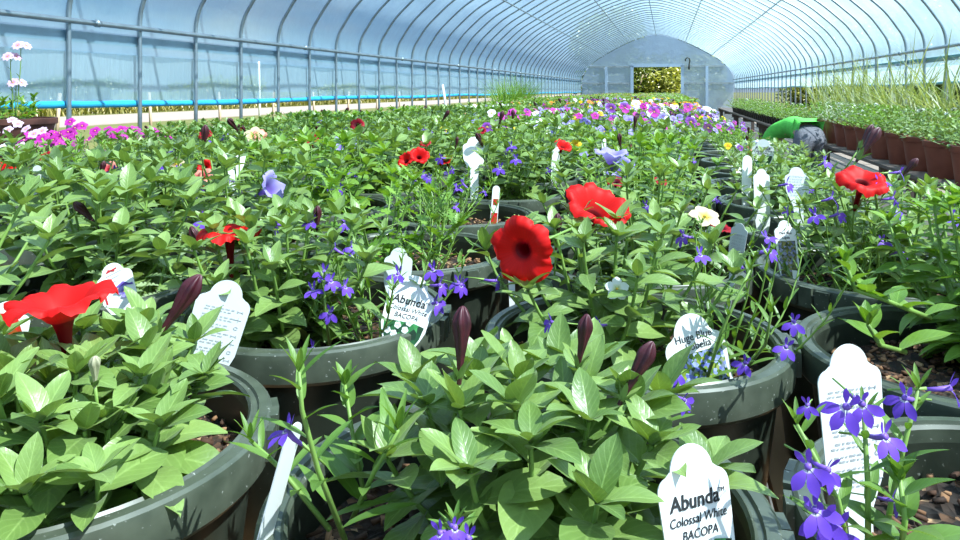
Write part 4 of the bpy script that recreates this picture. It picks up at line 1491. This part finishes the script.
WORDS = {'broad': 'broad leaved petunias', 'petunia': 'mixed petunias and lobelia', 'fresh': 'bright green petunias', 'deep': 'dark leaved petunias', 'viola': 'violas', 'dusty': 'lacy grey green leaves', 'fine': 'fine feathery leaves', 'phlox': 'phlox flowers'}
NAMES = {'broad': 'potted_petunia', 'petunia': 'potted_petunia', 'fresh': 'potted_petunia', 'deep': 'potted_petunia', 'viola': 'potted_viola', 'dusty': 'potted_dusty_miller', 'fine': 'potted_foliage_plant', 'phlox': 'potted_phlox'}
COLN = ['nearest the aisle'] + [ORD[i] + ' from aisle' for i in range(2, 10)]
rg = random.Random(2024)
NROW = 32
COLS = [0.285 - 0.345 * k for k in range(8)]
PLANTED = []
for j in range(NROW):
    for k, l0 in enumerate(COLS):
        if (k, j) in HERO_CELLS:
            continue
        s = 0.475 + 0.342 * j + rg.uniform(-.012, .012) + (0.03 if k == 3 else 0)
        l = l0 + rg.uniform(-.010, .010)
        pos = H(l, s, BENCH)
        if pos.y < 0.25:
            continue
        u, v = pix(pos + Vector((0, 0, 0.3)))
        if u < -0.17 * F / pos.y - 4 or u > 960 + 0.2 * F / pos.y:
            continue
        lod = 1 if s < 4.2 else 0
        r = rg.random()
        if k >= 5 and 1.7 < s < 3.3 and u < 140:
            kind = 'phlox'
        elif k <= 3 and s > 2.6:
            kind = 'viola' if r < 0.72 else 'petunia' if r < 0.9 else 'fine'
        elif s > 6:
            kind = 'viola' if r < 0.35 else 'petunia' if r < 0.65 else 'fresh' if r < 0.8 else 'dusty' if r < 0.9 else 'fine'
        else:
            kind = 'petunia' if r < 0.50 else 'fresh' if r < 0.68 else 'deep' if r < 0.76 else 'dusty' if r < 0.88 else 'fine'
        if kind in ('petunia', 'fresh') and s < 3.4 and k >= 2 and rg.random() < 0.5:
            kind = 'broad'
        vk = rg.randrange(3)
        parts = get_var(kind, vk, lod)
        # flowers
        fl = []
        left = u < 480
        if kind == 'viola':
            pal = rg.choice([['violet', 'mauve', 'lilac'], ['plum', 'violet'], ['lilac', 'whiteviola'], ['mauve', 'magenta', 'whiteviola'], ['violet', 'lilac', 'yellow']])
            if s > 7:
                pal = rg.choice([['violet', 'mauve'], ['orange'], ['lilac', 'whiteviola'], ['mauve', 'whiteviola'], ['yellow', 'orange'], ['plum']])
            for _ in range(rg.randint(6, 11)):
                fl.append((rg.choice(pal), 0))
        elif kind == 'phlox':
            pal = ['magenta'] if u > 45 else ['pink', 'pink', 'cosmos']
            for _ in range(20):
                fl.append((rg.choice(pal), 0))
        else:
            li = 1 if parts[1][0] == 'lobelia_foliage' else None
            if li:
                for _ in range(rg.randint(2, 4)):
                    fl.append(('lobelia', 1))
            if rg.random() < (0.30 if left else 0.2) and s > 1.6:
                fl.append((rg.choice(['dark_red', 'dark_red', 'red', 'salmon'] if s < 5 else ['dark_red', 'salmon', 'cream']), 0))
            if rg.random() < 0.3:
                fl.append((rg.choice(['salmon', 'cream', 'white', 'lavender', 'bacopa']), 0))
            if rg.random() < 0.4:
                fl.append(('bud', 0))
            if rg.random() < 0.3:
                fl.append(('bacopa', 0))
        main = {}
        for q, _ in fl:
            if q not in ('bud', 'lobelia', 'bacopa'):
                main[q] = main.get(q, 0) + 1
        adj = {'violet': 'purple', 'mauve': 'mauve', 'lilac': 'lilac', 'plum': 'plum', 'whiteviola': 'white', 'dark_red': 'dark red', 'lavender': 'lavender', 'red': 'red', 'pink': 'pale pink', 'magenta': 'magenta', 'cosmos': 'pale pink'}
        top = max(main, key=main.get) if main else None
        col = adj.get(top, top)
        what = WORDS[kind]
        if kind in ('viola', 'phlox'):
            what = f'{col} {what}'
        elif col:
            what = f'{what.replace("mixed ", "")} with {col} flower'
        lab = f'pot of {what}, {COLN[k]}, {ordw(j + 1)} row'
        root = planter(NAMES[kind], pos.x, pos.y, lab, rg.uniform(0, 6.28), rg.randrange(3))
        spin = rg.uniform(0, 6.28)
        rot = Matrix.Rotation(spin, 4, 'Z')
        sc = rg.uniform(0.92, 1.1) * (0.78 if k == 7 else 0.88 if k == 6 else 1.0) * (0.70 if k == 0 and (j >= 6 or j in (3, 4)) else 0.82 if k == 0 and j >= 3 else 1.0)
        objs = []
        PLANTED.append((root, objs))
        for nm, me, tips in parts:
            o = put(nm, me, root, (0, 0, SOILZ * (1 - sc)), (0, 0, spin), sc)
            objs.append(o)
        for kd, pi in fl:
            p_, d_ = parts[pi][2][rg.randrange(len(parts[pi][2]))]
            a = rg.uniform(0, 6.28)
            up = rg.uniform(0.002, 0.03) if kd in ('violet', 'plum', 'lilac', 'mauve', 'whiteviola', 'yellow', 'orange', 'magenta', 'pink', 'cosmos') else rg.uniform(-0.01, 0.012)
            # flowers lean to the light and towards the open side
            d = Vector((0.5 * math.cos(a), 0.5 * math.sin(a), 0.75)) + rot.inverted().to_3x3() @ Vector((0.15, -0.55, 0))
            bloom(kd, objs[pi], p_ + Vector((0.012 * math.cos(a), 0.012 * math.sin(a), up)), d, rg.uniform(0.85, 1.2) * (0.55 if kd in ('dark_red', 'red') else 0.75 if kd in ('salmon', 'cream') else 1.25 if s > 5 else 1.0), rg.uniform(-.5, .5))

# single flowers that stand out in the photograph, each on the pot it grows from
EXTRA = [(8, 130, 2.3, 'pink', (0, -.6, .6), 1.0), (18, 124, 2.4, 'pink', (0.3, -.6, .6), 1.0), (26, 129, 2.35, 'pink', (-.2, -.6, .6), 1.0), (34, 134, 2.3, 'pink', (0, -.6, .6), 1.0), (12, 120, 2.5, 'pink', (0.2, -.5, .7), 0.9), (42, 131, 2.4, 'cosmos', (0, -.6, .6), 0.7), (4, 147, 2.1, 'white', (0, -.6, .6), 0.9), (21, 146, 2.1, 'pink', (0, -.6, .6), 0.8), (70, 122, 2.5, 'magenta', (0, -.6, .6), 1.0), (82, 126, 2.45, 'magenta', (0.3, -.6, .6), 1.0), (95, 131, 2.4, 'magenta', (0, -.6, .6), 1.0), (68, 132, 2.4, 'magenta', (0, -.6, .6), 1.0), (108, 130, 2.45, 'magenta', (0, -.6, .6), 0.9), (75, 128, 2.4, 'magenta', (-.3, -.6, .6), 1.0),
         (276, 186, 1.22, 'lavender', (0.85, -0.28, 0.42), 0.95), (342, 142, 1.9, 'lavender', (-0.2, -0.6, 0.7), 1.0), (348, 140, 1.95, 'lavender', (0.5, -0.5, 0.6), 0.9), (612, 150, 1.22, 'lavender', (0.05, -0.10, 1), 1.0),
         (404, 159, 1.55, 'red', (-0.5, -0.6, 0.5), 0.55), (420, 154, 1.6, 'red', (0.2, -0.6, 0.6), 0.62), (564, 144, 2.0, 'red', (0.3, -0.5, 0.8), 0.75), (204, 166, 1.6, 'red', (0, -0.8, 0.4), 0.5), (203, 175, 1.55, 'salmon', (0, -0.6, 0.7), 0.9),
         (195, 177, 1.5, 'salmon', (-0.4, -0.5, 0.7), 0.7), (205, 134, 2.3, 'dark_red', (0, -0.6, 0.6), 0.9), (357, 124, 2.6, 'dark_red', (0, -0.7, 0.5), 1.0), (311, 138, 2.2, 'dark_red', (0, -0.6, 0.7), 0.9), (425, 142, 2.0, 'dark_red', (0, -0.6, 0.7), 0.6),
         (254, 136, 2.2, 'cream', (0, -0.7, 0.5), 1.5), (260, 134, 2.2, 'salmon', (0.2, -0.6, 0.6), 0.8), (176, 164, 1.7, 'cream', (0, -0.7, 0.6), 1.0), (107, 168, 1.55, 'salmon', (0, -0.7, 0.6), 0.8), (46, 156, 1.75, 'dark_red', (0, -0.6, 0.6), 0.6),
         (60, 151, 1.8, 'dark_red', (0, -0.6, 0.6), 0.5), (3, 166, 1.6, 'red', (0.2, -0.5, 0.8), 0.6), (616, 180, 1.3, 'dark_red', (0, -0.4, 0.9), 0.7), (661, 180, 1.3, 'dark_red', (0.2, -0.5, 0.8), 0.5), (114, 172, 1.5, 'lobelia', (0, -0.8, 0.5), 1.6),
         (158, 166, 1.6, 'lobelia', (0, -0.8, 0.5), 1.7), (180, 171, 1.55, 'lobelia', (0.2, -0.8, 0.5), 1.7), (197, 188, 1.4, 'lobelia', (0, -0.8, 0.5), 1.6), (205, 221, 1.1, 'lobelia', (0, -0.8, 0.5), 1.6), (345, 222, 1.15, 'lobelia', (0, -0.8, 0.5), 1.5),
         (500, 168, 1.5, 'lobelia', (0, -0.8, 0.5), 1.5), (511, 146, 1.8, 'lobelia', (0, -0.8, 0.5), 1.5), (516, 159, 1.7, 'lobelia', (0.3, -0.8, 0.5), 1.5), (441, 158, 1.6, 'lobelia', (0, -0.8, 0.5), 1.3), (498, 128, 2.2, 'bud', (0.3, 0, 1), 1.0),
         (513, 125, 2.3, 'bud', (0, 0, 1), 0.9), (634, 132, 1.9, 'bud', (0.1, 0, 1), 0.9), (621, 152, 1.5, 'bud', (-0.1, 0, 1), 0.8), (100, 182, 1.4, 'bud', (0.2, 0, 1), 0.8), (61, 174, 1.5, 'bud', (-0.3, 0, 1), 0.9), (455, 150, 1.8, 'bud', (0.2, 0, 1), 0.7),
         (728, 146, 1.9, 'yellow', (-0.2, -0.7, 0.6), 0.8), (740, 148, 1.9, 'violet', (0, -0.7, 0.6), 0.7), (576, 145, 2.1, 'yellow', (0, -0.7, 0.5), 0.9), (584, 155, 1.9, 'lilac', (0, -0.7, 0.5), 0.7), (604, 132, 2.2, 'lilac', (0, -0.7, 0.5), 1.2),
         (565, 120, 2.7, 'lilac', (0, -0.7, 0.5), 1.1), (595, 116, 2.9, 'magenta', (0, -0.7, 0.5), 0.9), (579, 116, 2.9, 'magenta', (0, -0.7, 0.5), 0.8), (654, 112, 3.4, 'mauve', (0, -0.7, 0.5), 1.5), (636, 104, 4.2, 'whiteviola', (0, -0.7, 0.5), 1.6),
         (630, 121, 2.7, 'lilac', (0, -0.7, 0.5), 1.3), (691, 122, 2.6, 'violet', (0, -0.7, 0.5), 1.2), (708, 128, 2.4, 'plum', (0, -0.7, 0.5), 1.3), (688, 107, 3.6, 'mauve', (0, -0.7, 0.5), 1.4), (707, 109, 3.4, 'whiteviola', (0, -0.5, 0.7), 1.5),
         (611, 108, 3.5, 'violet', (0, -0.7, 0.5), 1.4), (625, 108, 3.5, 'mauve', (0, -0.7, 0.5), 1.5), (614, 120, 2.8, 'mauve', (0, -0.7, 0.5), 1.2), (487, 127, 2.4, 'violet', (0, -0.7, 0.5), 0.9), (482, 130, 2.3, 'dark_red', (0, -0.7, 0.5), 0.5)]
for u, v, Y, kd, d, sc in EXTRA:
    wp = at(u, v, Y)
    root, objs = min(PLANTED, key=lambda q: (q[0].location.x - wp.x) ** 2 + (q[0].location.y - wp.y) ** 2)
    base = objs[1 if kd == 'lobelia' and len(objs) > 1 and 'lobelia' in objs[1].name else 0]
    mw = Matrix.Translation(root.location) @ Matrix.Translation(base.location) @ Matrix.Rotation(base.rotation_euler.z, 4, 'Z') @ Matrix.Scale(base.scale.x, 4)
    inv = mw.inverted()
    bloom(kd, base, inv @ wp, inv.to_3x3() @ Vector(d), sc)

# far end of the bench: too many and too small to count
rg = random.Random(99)
mb = MB()
rows = []
s_end = 0.475 + 0.342 * NROW - 0.15
for _ in range(15000):
    s = s_end + (33.2 - s_end) * rg.random() ** 1.4
    rows.append((rg.uniform(-2.3, 0.45), s, RIM + rg.uniform(0.0, 0.115), rg.uniform(0, 6.28), rg.uniform(-.2, 1.0), rg.uniform(-.5, .5), rg.uniform(0.05, 0.10), rg.uniform(0.03, 0.045), 0.6))
half = len(rows) // 2
add_leaves(mb, rows[:half], 'ovate', 0, 'petunia_leaf')
add_leaves(mb, rows[half:], 'ovate', 0, 'petunia_leaf_fresh')
o = house('bedding_foliage', mb, 'stuff')
tag(o, 'mass of leafy bedding plants at the far end of the long bench', 'plants')
mb = MB()
for i, m in enumerate(('violet_petal', 'orange_petal', 'white_petal', 'magenta_petal', 'lavender_petal', 'yellow_petal')):
    rows = []
    for _ in range(60):
        l, s = rg.uniform(-2.3, 0.45), rg.uniform(s_end, 30)
        if i in (1, 5) and l > -0.3:
            l -= 0.8
        for q in range(5):
            rows.append((l, s, RIM + 0.135, q * 1.2566, 0.35, 0, 0.026, 0.024, 0.4))
    add_leaves(mb, rows, 'spoon', 0, m)
o = house('far_blossom', mb, 'stuff')
tag(o, 'scattered tiny blossoms of many colours at the far end of the bench', 'flowers')
# ------------------------------------------------------------------ tags
plant_tag('white tag with two lines of black lettering and leaf picture, in the front middle pot', at(697, 514, 0.390), 0.046, 0.064, yaw=0.40, pitch=0.22, roll=0.0, style='abunda', stake=0.05, cz=0.46)
plant_tag('white lettered tag on the rim of the left lobelia pot in the second row', at(409, 306, 0.80), 0.052, 0.066, yaw=0.10, pitch=0.40, roll=0.28, style='abunda', stake=0.030)
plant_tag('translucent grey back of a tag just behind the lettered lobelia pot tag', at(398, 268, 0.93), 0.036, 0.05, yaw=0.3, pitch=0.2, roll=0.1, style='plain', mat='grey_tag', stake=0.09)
plant_tag('white tag with a blue flower picture in the second row, leaning left', at(698, 357, 0.70), 0.066, 0.080, yaw=0.30, pitch=0.25, roll=-0.14, style='blue', stake=0.04)
plant_tag('large white tag back with rows of fine print, in the front right pot', at(852, 412, 0.49), 0.050, 0.088, yaw=0.26, pitch=0.08, roll=-0.02, style='back', stake=0.09, cz=0.5)
plant_tag('tall tag with dusky blue flower picture, in the third pot along the aisle', at(787, 249, 1.05), 0.035, 0.080, yaw=0.25, pitch=0.22, roll=0.03, style='darkblue', stake=0.09)
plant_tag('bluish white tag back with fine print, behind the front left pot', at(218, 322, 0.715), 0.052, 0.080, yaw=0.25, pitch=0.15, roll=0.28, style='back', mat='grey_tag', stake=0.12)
plant_tag('white tag with a purple pansy picture and red stripe, left of the centre', at(116, 284, 0.852), 0.040, 0.050, yaw=0.1, pitch=0.35, roll=-0.40, style='pansy', stake=0.07)
plant_tag('tag with a red flower picture at the left edge, under the red petunia', at(4, 335, 0.62), 0.036, 0.055, yaw=0.3, pitch=0.15, roll=0.1, style='redpic', stake=0.10)
plant_tag('thin white tag seen edge on at the left rim of the front middle pot', at(279, 486, 0.425), 0.016, 0.075, yaw=1.2, pitch=-0.25, roll=0.1, style='plain', shape='narrow', stake=0.06, cz=0.5)
plant_tag('blank white tag among the leaves, tallest and nearest of two by the aisle', at(762, 198, 1.40), 0.034, 0.11, yaw=0.2, pitch=0.05, roll=0.0, style='plain', stake=0.12)
plant_tag('blank narrow white tag just left of the tall blank tag', at(747, 170, 1.72), 0.026, 0.068, yaw=0.3, pitch=0.1, roll=0.12, style='plain', shape='narrow', stake=0.14)
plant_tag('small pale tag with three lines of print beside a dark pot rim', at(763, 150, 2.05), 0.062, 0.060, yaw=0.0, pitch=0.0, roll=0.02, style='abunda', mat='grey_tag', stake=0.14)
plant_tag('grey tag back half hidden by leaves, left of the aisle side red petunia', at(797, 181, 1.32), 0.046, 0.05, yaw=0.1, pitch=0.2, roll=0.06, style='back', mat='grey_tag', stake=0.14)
plant_tag('white domed tag standing among leaves near the middle', at(474, 150, 1.84), 0.058, 0.066, yaw=0.3, pitch=0.2, roll=0.05, style='plain', stake=0.16)
plant_tag('small white tag standing left of a lavender flower', at(235, 157, 1.52), 0.042, 0.046, yaw=0.2, pitch=0.25, roll=0.1, style='plain', stake=0.16)
plant_tag('narrow white tag in front of a small red flower', at(556, 155, 2.1), 0.022, 0.062, yaw=0.2, pitch=0.1, roll=0.12, style='plain', shape='narrow', stake=0.16)
plant_tag('narrow white tag with two red picture patches, in the fourth row', at(495, 205, 1.44), 0.015, 0.075, yaw=0.3, pitch=0.05, roll=0.10, style='redspots', shape='narrow', stake=0.11)
plant_tag('little white tag with a red picture right behind the big red petunia', at(511, 229, 1.10), 0.013, 0.030, yaw=0.1, pitch=0.1, roll=0.0, style='redspots', shape='narrow', stake=0.17)
plant_tag('small plain white tag left of the centre among petunia leaves', at(128, 171, 1.5), 0.022, 0.034, yaw=0.4, pitch=0.3, roll=-0.1, style='plain', stake=0.16)
plant_tag('small greyish tag near the left edge beside maroon buds', at(37, 174, 1.45), 0.015, 0.034, yaw=0.2, pitch=0.1, roll=0.0, mat='grey_tag', style='plain', shape='narrow', stake=0.16)
plant_tag('thin white tag behind the lavender trumpet flower, right of the centre', at(604, 146, 1.9), 0.012, 0.040, yaw=0.3, pitch=0.1, roll=0.03, style='plain', shape='narrow', stake=0.16)
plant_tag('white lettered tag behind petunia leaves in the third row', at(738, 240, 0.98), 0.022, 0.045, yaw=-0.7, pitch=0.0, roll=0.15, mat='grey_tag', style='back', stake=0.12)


# ------------------------------------------------------------------ the bench along the right wall
def small_pot(R, Hh, mat, n=40):
    mb = MB()
    mb.lathe([(0.0001, 0), (R * 0.72, 0), (R * 0.74, 0.004), (R * 0.93, Hh - 0.035), (R * 0.98, Hh - 0.034), (R, Hh - 0.030), (R, Hh - 0.002), (R * 0.98, Hh), (R * 0.93, Hh), (R * 0.91, Hh - 0.03), (R * 0.70, 0.01)], mat, n)
    me = mb.mesh('pot')
    me.set_sharp_from_angle(angle=math.radians(35))
    m2 = MB()
    m2.lathe([(0.0001, Hh - 0.022), (R * 0.9, Hh - 0.025)], 'potting_soil', 24)
    return me, m2.mesh('soil')


TP = small_pot(0.118, 0.215, 'terracotta')
BP = small_pot(0.085, 0.13, 'black_pot')


def herb(seed, mat, L, wr, n, h, spread, z, shape='ovate', nl=11, lod=0):
    rg = random.Random(seed)
    mb = MB()
    tips = []
    for i in range(n):
        f = (i + 0.5) / n
        az = i * 2.4 + seed
        o_ = spread * math.sqrt(f)
        tips.append(sprig(mb, rg, (o_ * 0.4 * math.cos(az), o_ * 0.4 * math.sin(az), z), az, 0.2 + 1.2 * f, 0.3 + 1.0 * f, h * (1.1 - 0.3 * f) + o_ * 0.6, nl, L, L * 0.7, wr, 0.2, 0.7, 0.4, shape, lod, mat))
    return mb.mesh('foliage'), tips


def grass_mesh(seed, n, Lmin, Lmax, z, mat='grass_blade', w=0.011):
    rg = random.Random(seed)
    rows = []
    for i in range(n):
        a = rg.uniform(0, 6.28)
        r = 0.045 * math.sqrt(rg.random())
        rows.append((r * math.cos(a), r * math.sin(a), z, a + rg.uniform(-.6, .6), rg.uniform(0.85, 1.5), 0, rg.uniform(Lmin, Lmax), w * rg.uniform(.7, 1.2), rg.uniform(0.1, 1.3)))
    mb = MB()
    add_leaves(mb, rows, 'blade', 1, mat, fold=0.5, wave=0)
    return mb.mesh('grass_blades')


HERB = [herb(i, m, L, wr, 20, 0.17, 0.105, 0.185, nl=9) for i, (m, L, wr) in enumerate((('petunia_leaf_fresh', 0.042, 0.55), ('dusty_leaf', 0.046, 0.5), ('petunia_leaf', 0.05, 0.45), ('silver_leaf', 0.06, 0.22)))]
LOWH = [herb(i + 10, m, 0.045, 0.5, 10, 0.16, 0.12, 0.10, nl=8) for i, m in enumerate(('petunia_leaf', 'petunia_leaf_fresh', 'dusty_leaf'))]
GRASS = [grass_mesh(i, 24, 0.40, 0.90, 0.17, w=0.014) for i in range(3)]
rg = random.Random(17)
RB = 0.691
hn = ['bright small leaved trailing plant', 'pale dusty leaved plant', 'green leafy herb plant', 'silver leaved plant']
num = 0
for r_, (l, s0_, s1_, stp) in enumerate(((1.575, 4.42, 8.9, 0.40), (1.765, 4.62, 9.1, 0.40))):
    s = s0_
    q = 0
    while s < s1_:
        q += 1
        hk = 3 if (r_ == 0 and 7.3 < s < 7.9) else rg.choice([0, 0, 1, 2, 2]) if s < 7 else rg.choice([0, 1, 2])
        root = empty('potted_herb', H(l + rg.uniform(-.008, .008), s, RB), rg.uniform(0, 6))
        tag(root, f'terracotta pot of {hn[hk]}, {ordw(q)} in the {"aisle side" if r_ == 0 else "second"} row', 'potted plant', 'terracotta pots along the right wall')
        put('pot', TP[0], root)
        put('soil', TP[1], root)
        o = put('foliage', HERB[hk][0], root, (0, 0, 0), (0, 0, 0), 1.0)
        for _ in range(rg.randint(1, 4)):
            p_, d_ = HERB[hk][1][rg.randrange(16)]
            bloom(rg.choice(['white', 'bacopa', 'bacopa', 'white']), o, p_ + Vector((0, 0, 0.01)), (rg.uniform(-.6, .6), rg.uniform(-.6, .6), 0.7), 1.1)
        s += stp * rg.uniform(0.96, 1.06)
q = 0
for l, s0_ in ((2.03, 4.35), (2.28, 4.55)):
    s = s0_
    while s < 11.5:
        q += 1
        root = empty('potted_grass', H(l, s, RB), rg.uniform(0, 6))
        tag(root, f'arching ornamental grass in a terracotta pot, {ordw(q if l < 2.1 else q - ngr)} in the {"third" if l < 2.1 else "wall side"} row', 'potted grass', 'ornamental grasses along the right wall', 'thing')
        put('pot', TP[0], root)
        put('soil', TP[1], root)
        put('grass_blades', GRASS[rg.randrange(3)], root, (0, 0, 0), (0, 0, 0), rg.uniform(0.85, 1.1))
        s += 0.42 * rg.uniform(0.93, 1.08)
    ngr = q
for r_, l in enumerate((1.54, 1.76)):
    s = 9.3
    q = 0
    while s < 18.0:
        q += 1
        root = empty('potted_seedling', H(l, s, RB), rg.uniform(0, 6))
        tag(root, f'small black pot of seedlings, {ordw(q)} along, {ordw(r_ + 1)} row from aisle', 'potted plant', 'low green pots at the far right')
        put('pot', BP[0], root)
        hm = rg.randrange(3)
        o = put('foliage', LOWH[hm][0], root, (0, 0, 0), (0, 0, 0), rg.uniform(0.9, 1.15))
        if rg.random() < 0.35:
            p_, d_ = LOWH[hm][1][rg.randrange(9)]
            bloom('white', o, p_ + Vector((0, 0, 0.01)), (0, -.5, .7), 1.3)
        s += 0.30 * rg.uniform(0.95, 1.05)

# tall grass clumps by the left side of the bench
CL = grass_mesh(44, 330, 0.45, 0.95, 0.16, 'bright_leaf', 0.010)
CP = small_pot(0.14, 0.2, 'brown_pot')
for i, (l, s) in enumerate(((-2.66, 12.2), (-2.68, 13.1), (-2.66, 14.0))):
    root = empty('potted_grass', H(l, s, 0.55), i * 2.0)
    tag(root, f'big bushy clump of fresh green grass left of the long bench, {("nearest", "middle one", "farthest")[i]} of three', 'potted grass', 'grass clumps left of the bench', 'thing')
    put('pot', CP[0], root)
    put('grass_blades', CL, root)
bench(bench_meshes(0.6, 3.2, 0.549, 'grey_wood', 4), -2.98, 11.5, 0.6, 3.2, 'low plank bench under the grass clumps by the left wall', None)

# brown pot of tall pale flowers by the left wall
root = empty('potted_cosmos', H(-3.4, 3.25, 0.81), 0)
tag(root, 'brown pot of tall pale pink flowers at the left edge by the wall', 'potted plant')
CP2 = small_pot(0.20, 0.24, 'brown_pot')
put('pot', CP2[0], root)
put('soil', CP2[1], root)
rg = random.Random(3)
mb = MB()
tips = []
for i in range(9):
    az = i * 2.4
    tips.append(sprig(mb, rg, (0.05 * math.cos(az), 0.05 * math.sin(az), 0.2), az, 0.35, 0.3, 0.10 + 0.02 * (i % 4), 7, 0.09, 0.05, 0.4, 0.2, 0.9, 0.8, 'ovate', 1, 'bright_leaf'))
for i, (dx, hh) in enumerate(((-0.06, 0.62), (0.06, 0.42), (-0.12, 0.56))):
    tips.append(sprig(mb, rg, (0, 0, 0.2), i * 2, 0.1, 0.05, hh - 0.2, 8, 0.05, 0.03, 0.12, 0.4, 1.0, 0.3, 'linear', 1, 'lobelia_leaf', sr=0.003))
o = mb.build('foliage', root)
for p_, d_ in tips[-3:]:
    for q in range(4):
        bloom('cosmos', o, p_ + Vector((0.03 * math.cos(q * 1.6), 0.03 * math.sin(q * 1.6), 0.01)), (math.cos(q * 1.6) * .6, math.sin(q * 1.6) * .6 - 0.3, 0.6), 0.9)
bench(bench_meshes(0.7, 1.6, 0.809, 'grey_wood', 4), -3.75, 2.5, 0.7, 1.6, 'plank stand under the brown flower pot by the left wall', None)

# ------------------------------------------------------------------ person bending in the aisle
PX = at(809, 116, 7.0)
pl, ps = unH(PX)


def body_skin(name, chain, edges, mat, parent, sub=2):
    me = bpy.data.meshes.new(name)
    me.from_pydata([c[:3] for c in chain], edges, [])
    me.materials.append(M[mat])
    o = put(name, me, parent)
    o.modifiers.new('skin', 'SKIN')
    lay = me.skin_vertices[0].data
    for i, c in enumerate(chain):
        lay[i].radius = (c[3], c[4] if len(c) > 4 else c[3])
    lay[0].use_root = True
    ss = o.modifiers.new('sub', 'SUBSURF')
    ss.levels = ss.render_levels = sub
    for p_ in me.polygons:
        p_.use_smooth = True
    return o


person = empty('person', H(pl, ps, 0), -TH + 0.45)
tag(person, 'person in a green shirt and grey trousers bending over in the aisle', 'person')
person.scale = (0.93, 0.93, 0.93)
# local: +y is where the person faces; hips at the origin line
J = [(0, -0.02, 0.86, 0.125, 0.10), (0, 0.10, 0.90, 0.12, 0.10), (0, 0.26, 0.91, 0.125, 0.10), (0, 0.42, 0.87, 0.12, 0.09), (0, 0.52, 0.80, 0.05), (0, 0.60, 0.73, 0.075), (0, 0.67, 0.66, 0.05),
     (0.09, -0.02, 0.78, 0.085), (0.10, 0.01, 0.46, 0.06), (0.10, -0.03, 0.10, 0.04), (0.10, 0.08, 0.045, 0.035), (-0.09, -0.02, 0.78, 0.085), (-0.10, 0.01, 0.46, 0.06), (-0.10, -0.03, 0.10, 0.04), (-0.10, 0.08, 0.045, 0.035),
     (0.18, 0.42, 0.82, 0.05), (0.21, 0.47, 0.56, 0.04), (0.17, 0.60, 0.36, 0.028), (-0.18, 0.42, 0.82, 0.05), (-0.21, 0.47, 0.56, 0.04), (-0.17, 0.60, 0.36, 0.028)]
E = [(0, 1), (1, 2), (2, 3), (3, 4), (4, 5), (5, 6), (0, 7), (7, 8), (8, 9), (9, 10), (0, 11), (11, 12), (12, 13), (13, 14), (3, 15), (15, 16), (16, 17), (3, 18), (18, 19), (19, 20)]
for sx in (1, -1):
    b = len(J)
    J.append((sx * 0.16, 0.63, 0.31, 0.024))
    E.append(((17 if sx == 1 else 20), b))
    for fi in range(4):
        c0 = len(J)
        fx = sx * (0.135 + 0.017 * fi)
        J.append((fx, 0.66 + 0.004 * fi, 0.28, 0.009))
        J.append((fx, 0.675, 0.245 + 0.006 * abs(fi - 2), 0.008))
        J.append((fx, 0.665, 0.220 + 0.008 * abs(fi - 2), 0.007))
        E += [(b, c0), (c0, c0 + 1), (c0 + 1, c0 + 2)]
    c0 = len(J)
    J.append((sx * 0.125, 0.62, 0.29, 0.010))
    J.append((sx * 0.115, 0.64, 0.255, 0.008))
    E += [(b, c0), (c0, c0 + 1)]
body_skin('body', J, E, 'skin', person)
def grow(c, d):
    return (c[0], c[1], c[2], c[3] + d, (c[4] if len(c) > 4 else c[3]) + d)


S = [grow(J[i], d) for i, d in ((1, 0.018), (2, 0.02), (3, 0.02), (15, 0.018), (18, 0.018))]
S += [(0.20, 0.455, 0.66, 0.058), (-0.20, 0.455, 0.66, 0.058), (0, 0.088, 0.896, 0.132, 0.112)]
body_skin('shirt', S, [(0, 1), (1, 2), (2, 3), (3, 5), (2, 4), (4, 6), (0, 7)], 'green_shirt', person, 3)
Tr = [grow(J[0], 0.035), (0, 0.075, 0.893, 0.147, 0.127)] + [grow(J[i], 0.025) for i in (7, 8, 9, 11, 12, 13)]
body_skin('trousers', Tr, [(0, 1), (0, 2), (2, 3), (3, 4), (0, 5), (5, 6), (6, 7)], 'grey_trousers', person, 3)
for sx in (1, -1):
    body_skin('shoe', [(sx * 0.10, -0.06, 0.05, 0.042, 0.042), (sx * 0.10, 0.05, 0.045, 0.045, 0.038), (sx * 0.10, 0.15, 0.035, 0.036, 0.03)], [(0, 1), (1, 2)], 'shoe', person)
mb = MB()
rows = []
for i in range(15):
    f = i / 14
    rows.append([(0.088 * math.cos(a) * math.sin(PI * 0.62 * f + 0.001), 0.60 + 0.07 * math.cos(PI * 0.62 * f) * 0.5 + 0.088 * math.sin(a) * math.sin(PI * 0.62 * f + 0.001) * 0.6, 0.745 + 0.06 * math.cos(PI * 0.62 * f) + 0.04 * math.sin(a)) for a in np.linspace(0, 2 * PI, 20, endpoint=False)])
mb.grid(rows, 'dark_hair', closed_v=True)
mb.build('hair', person)
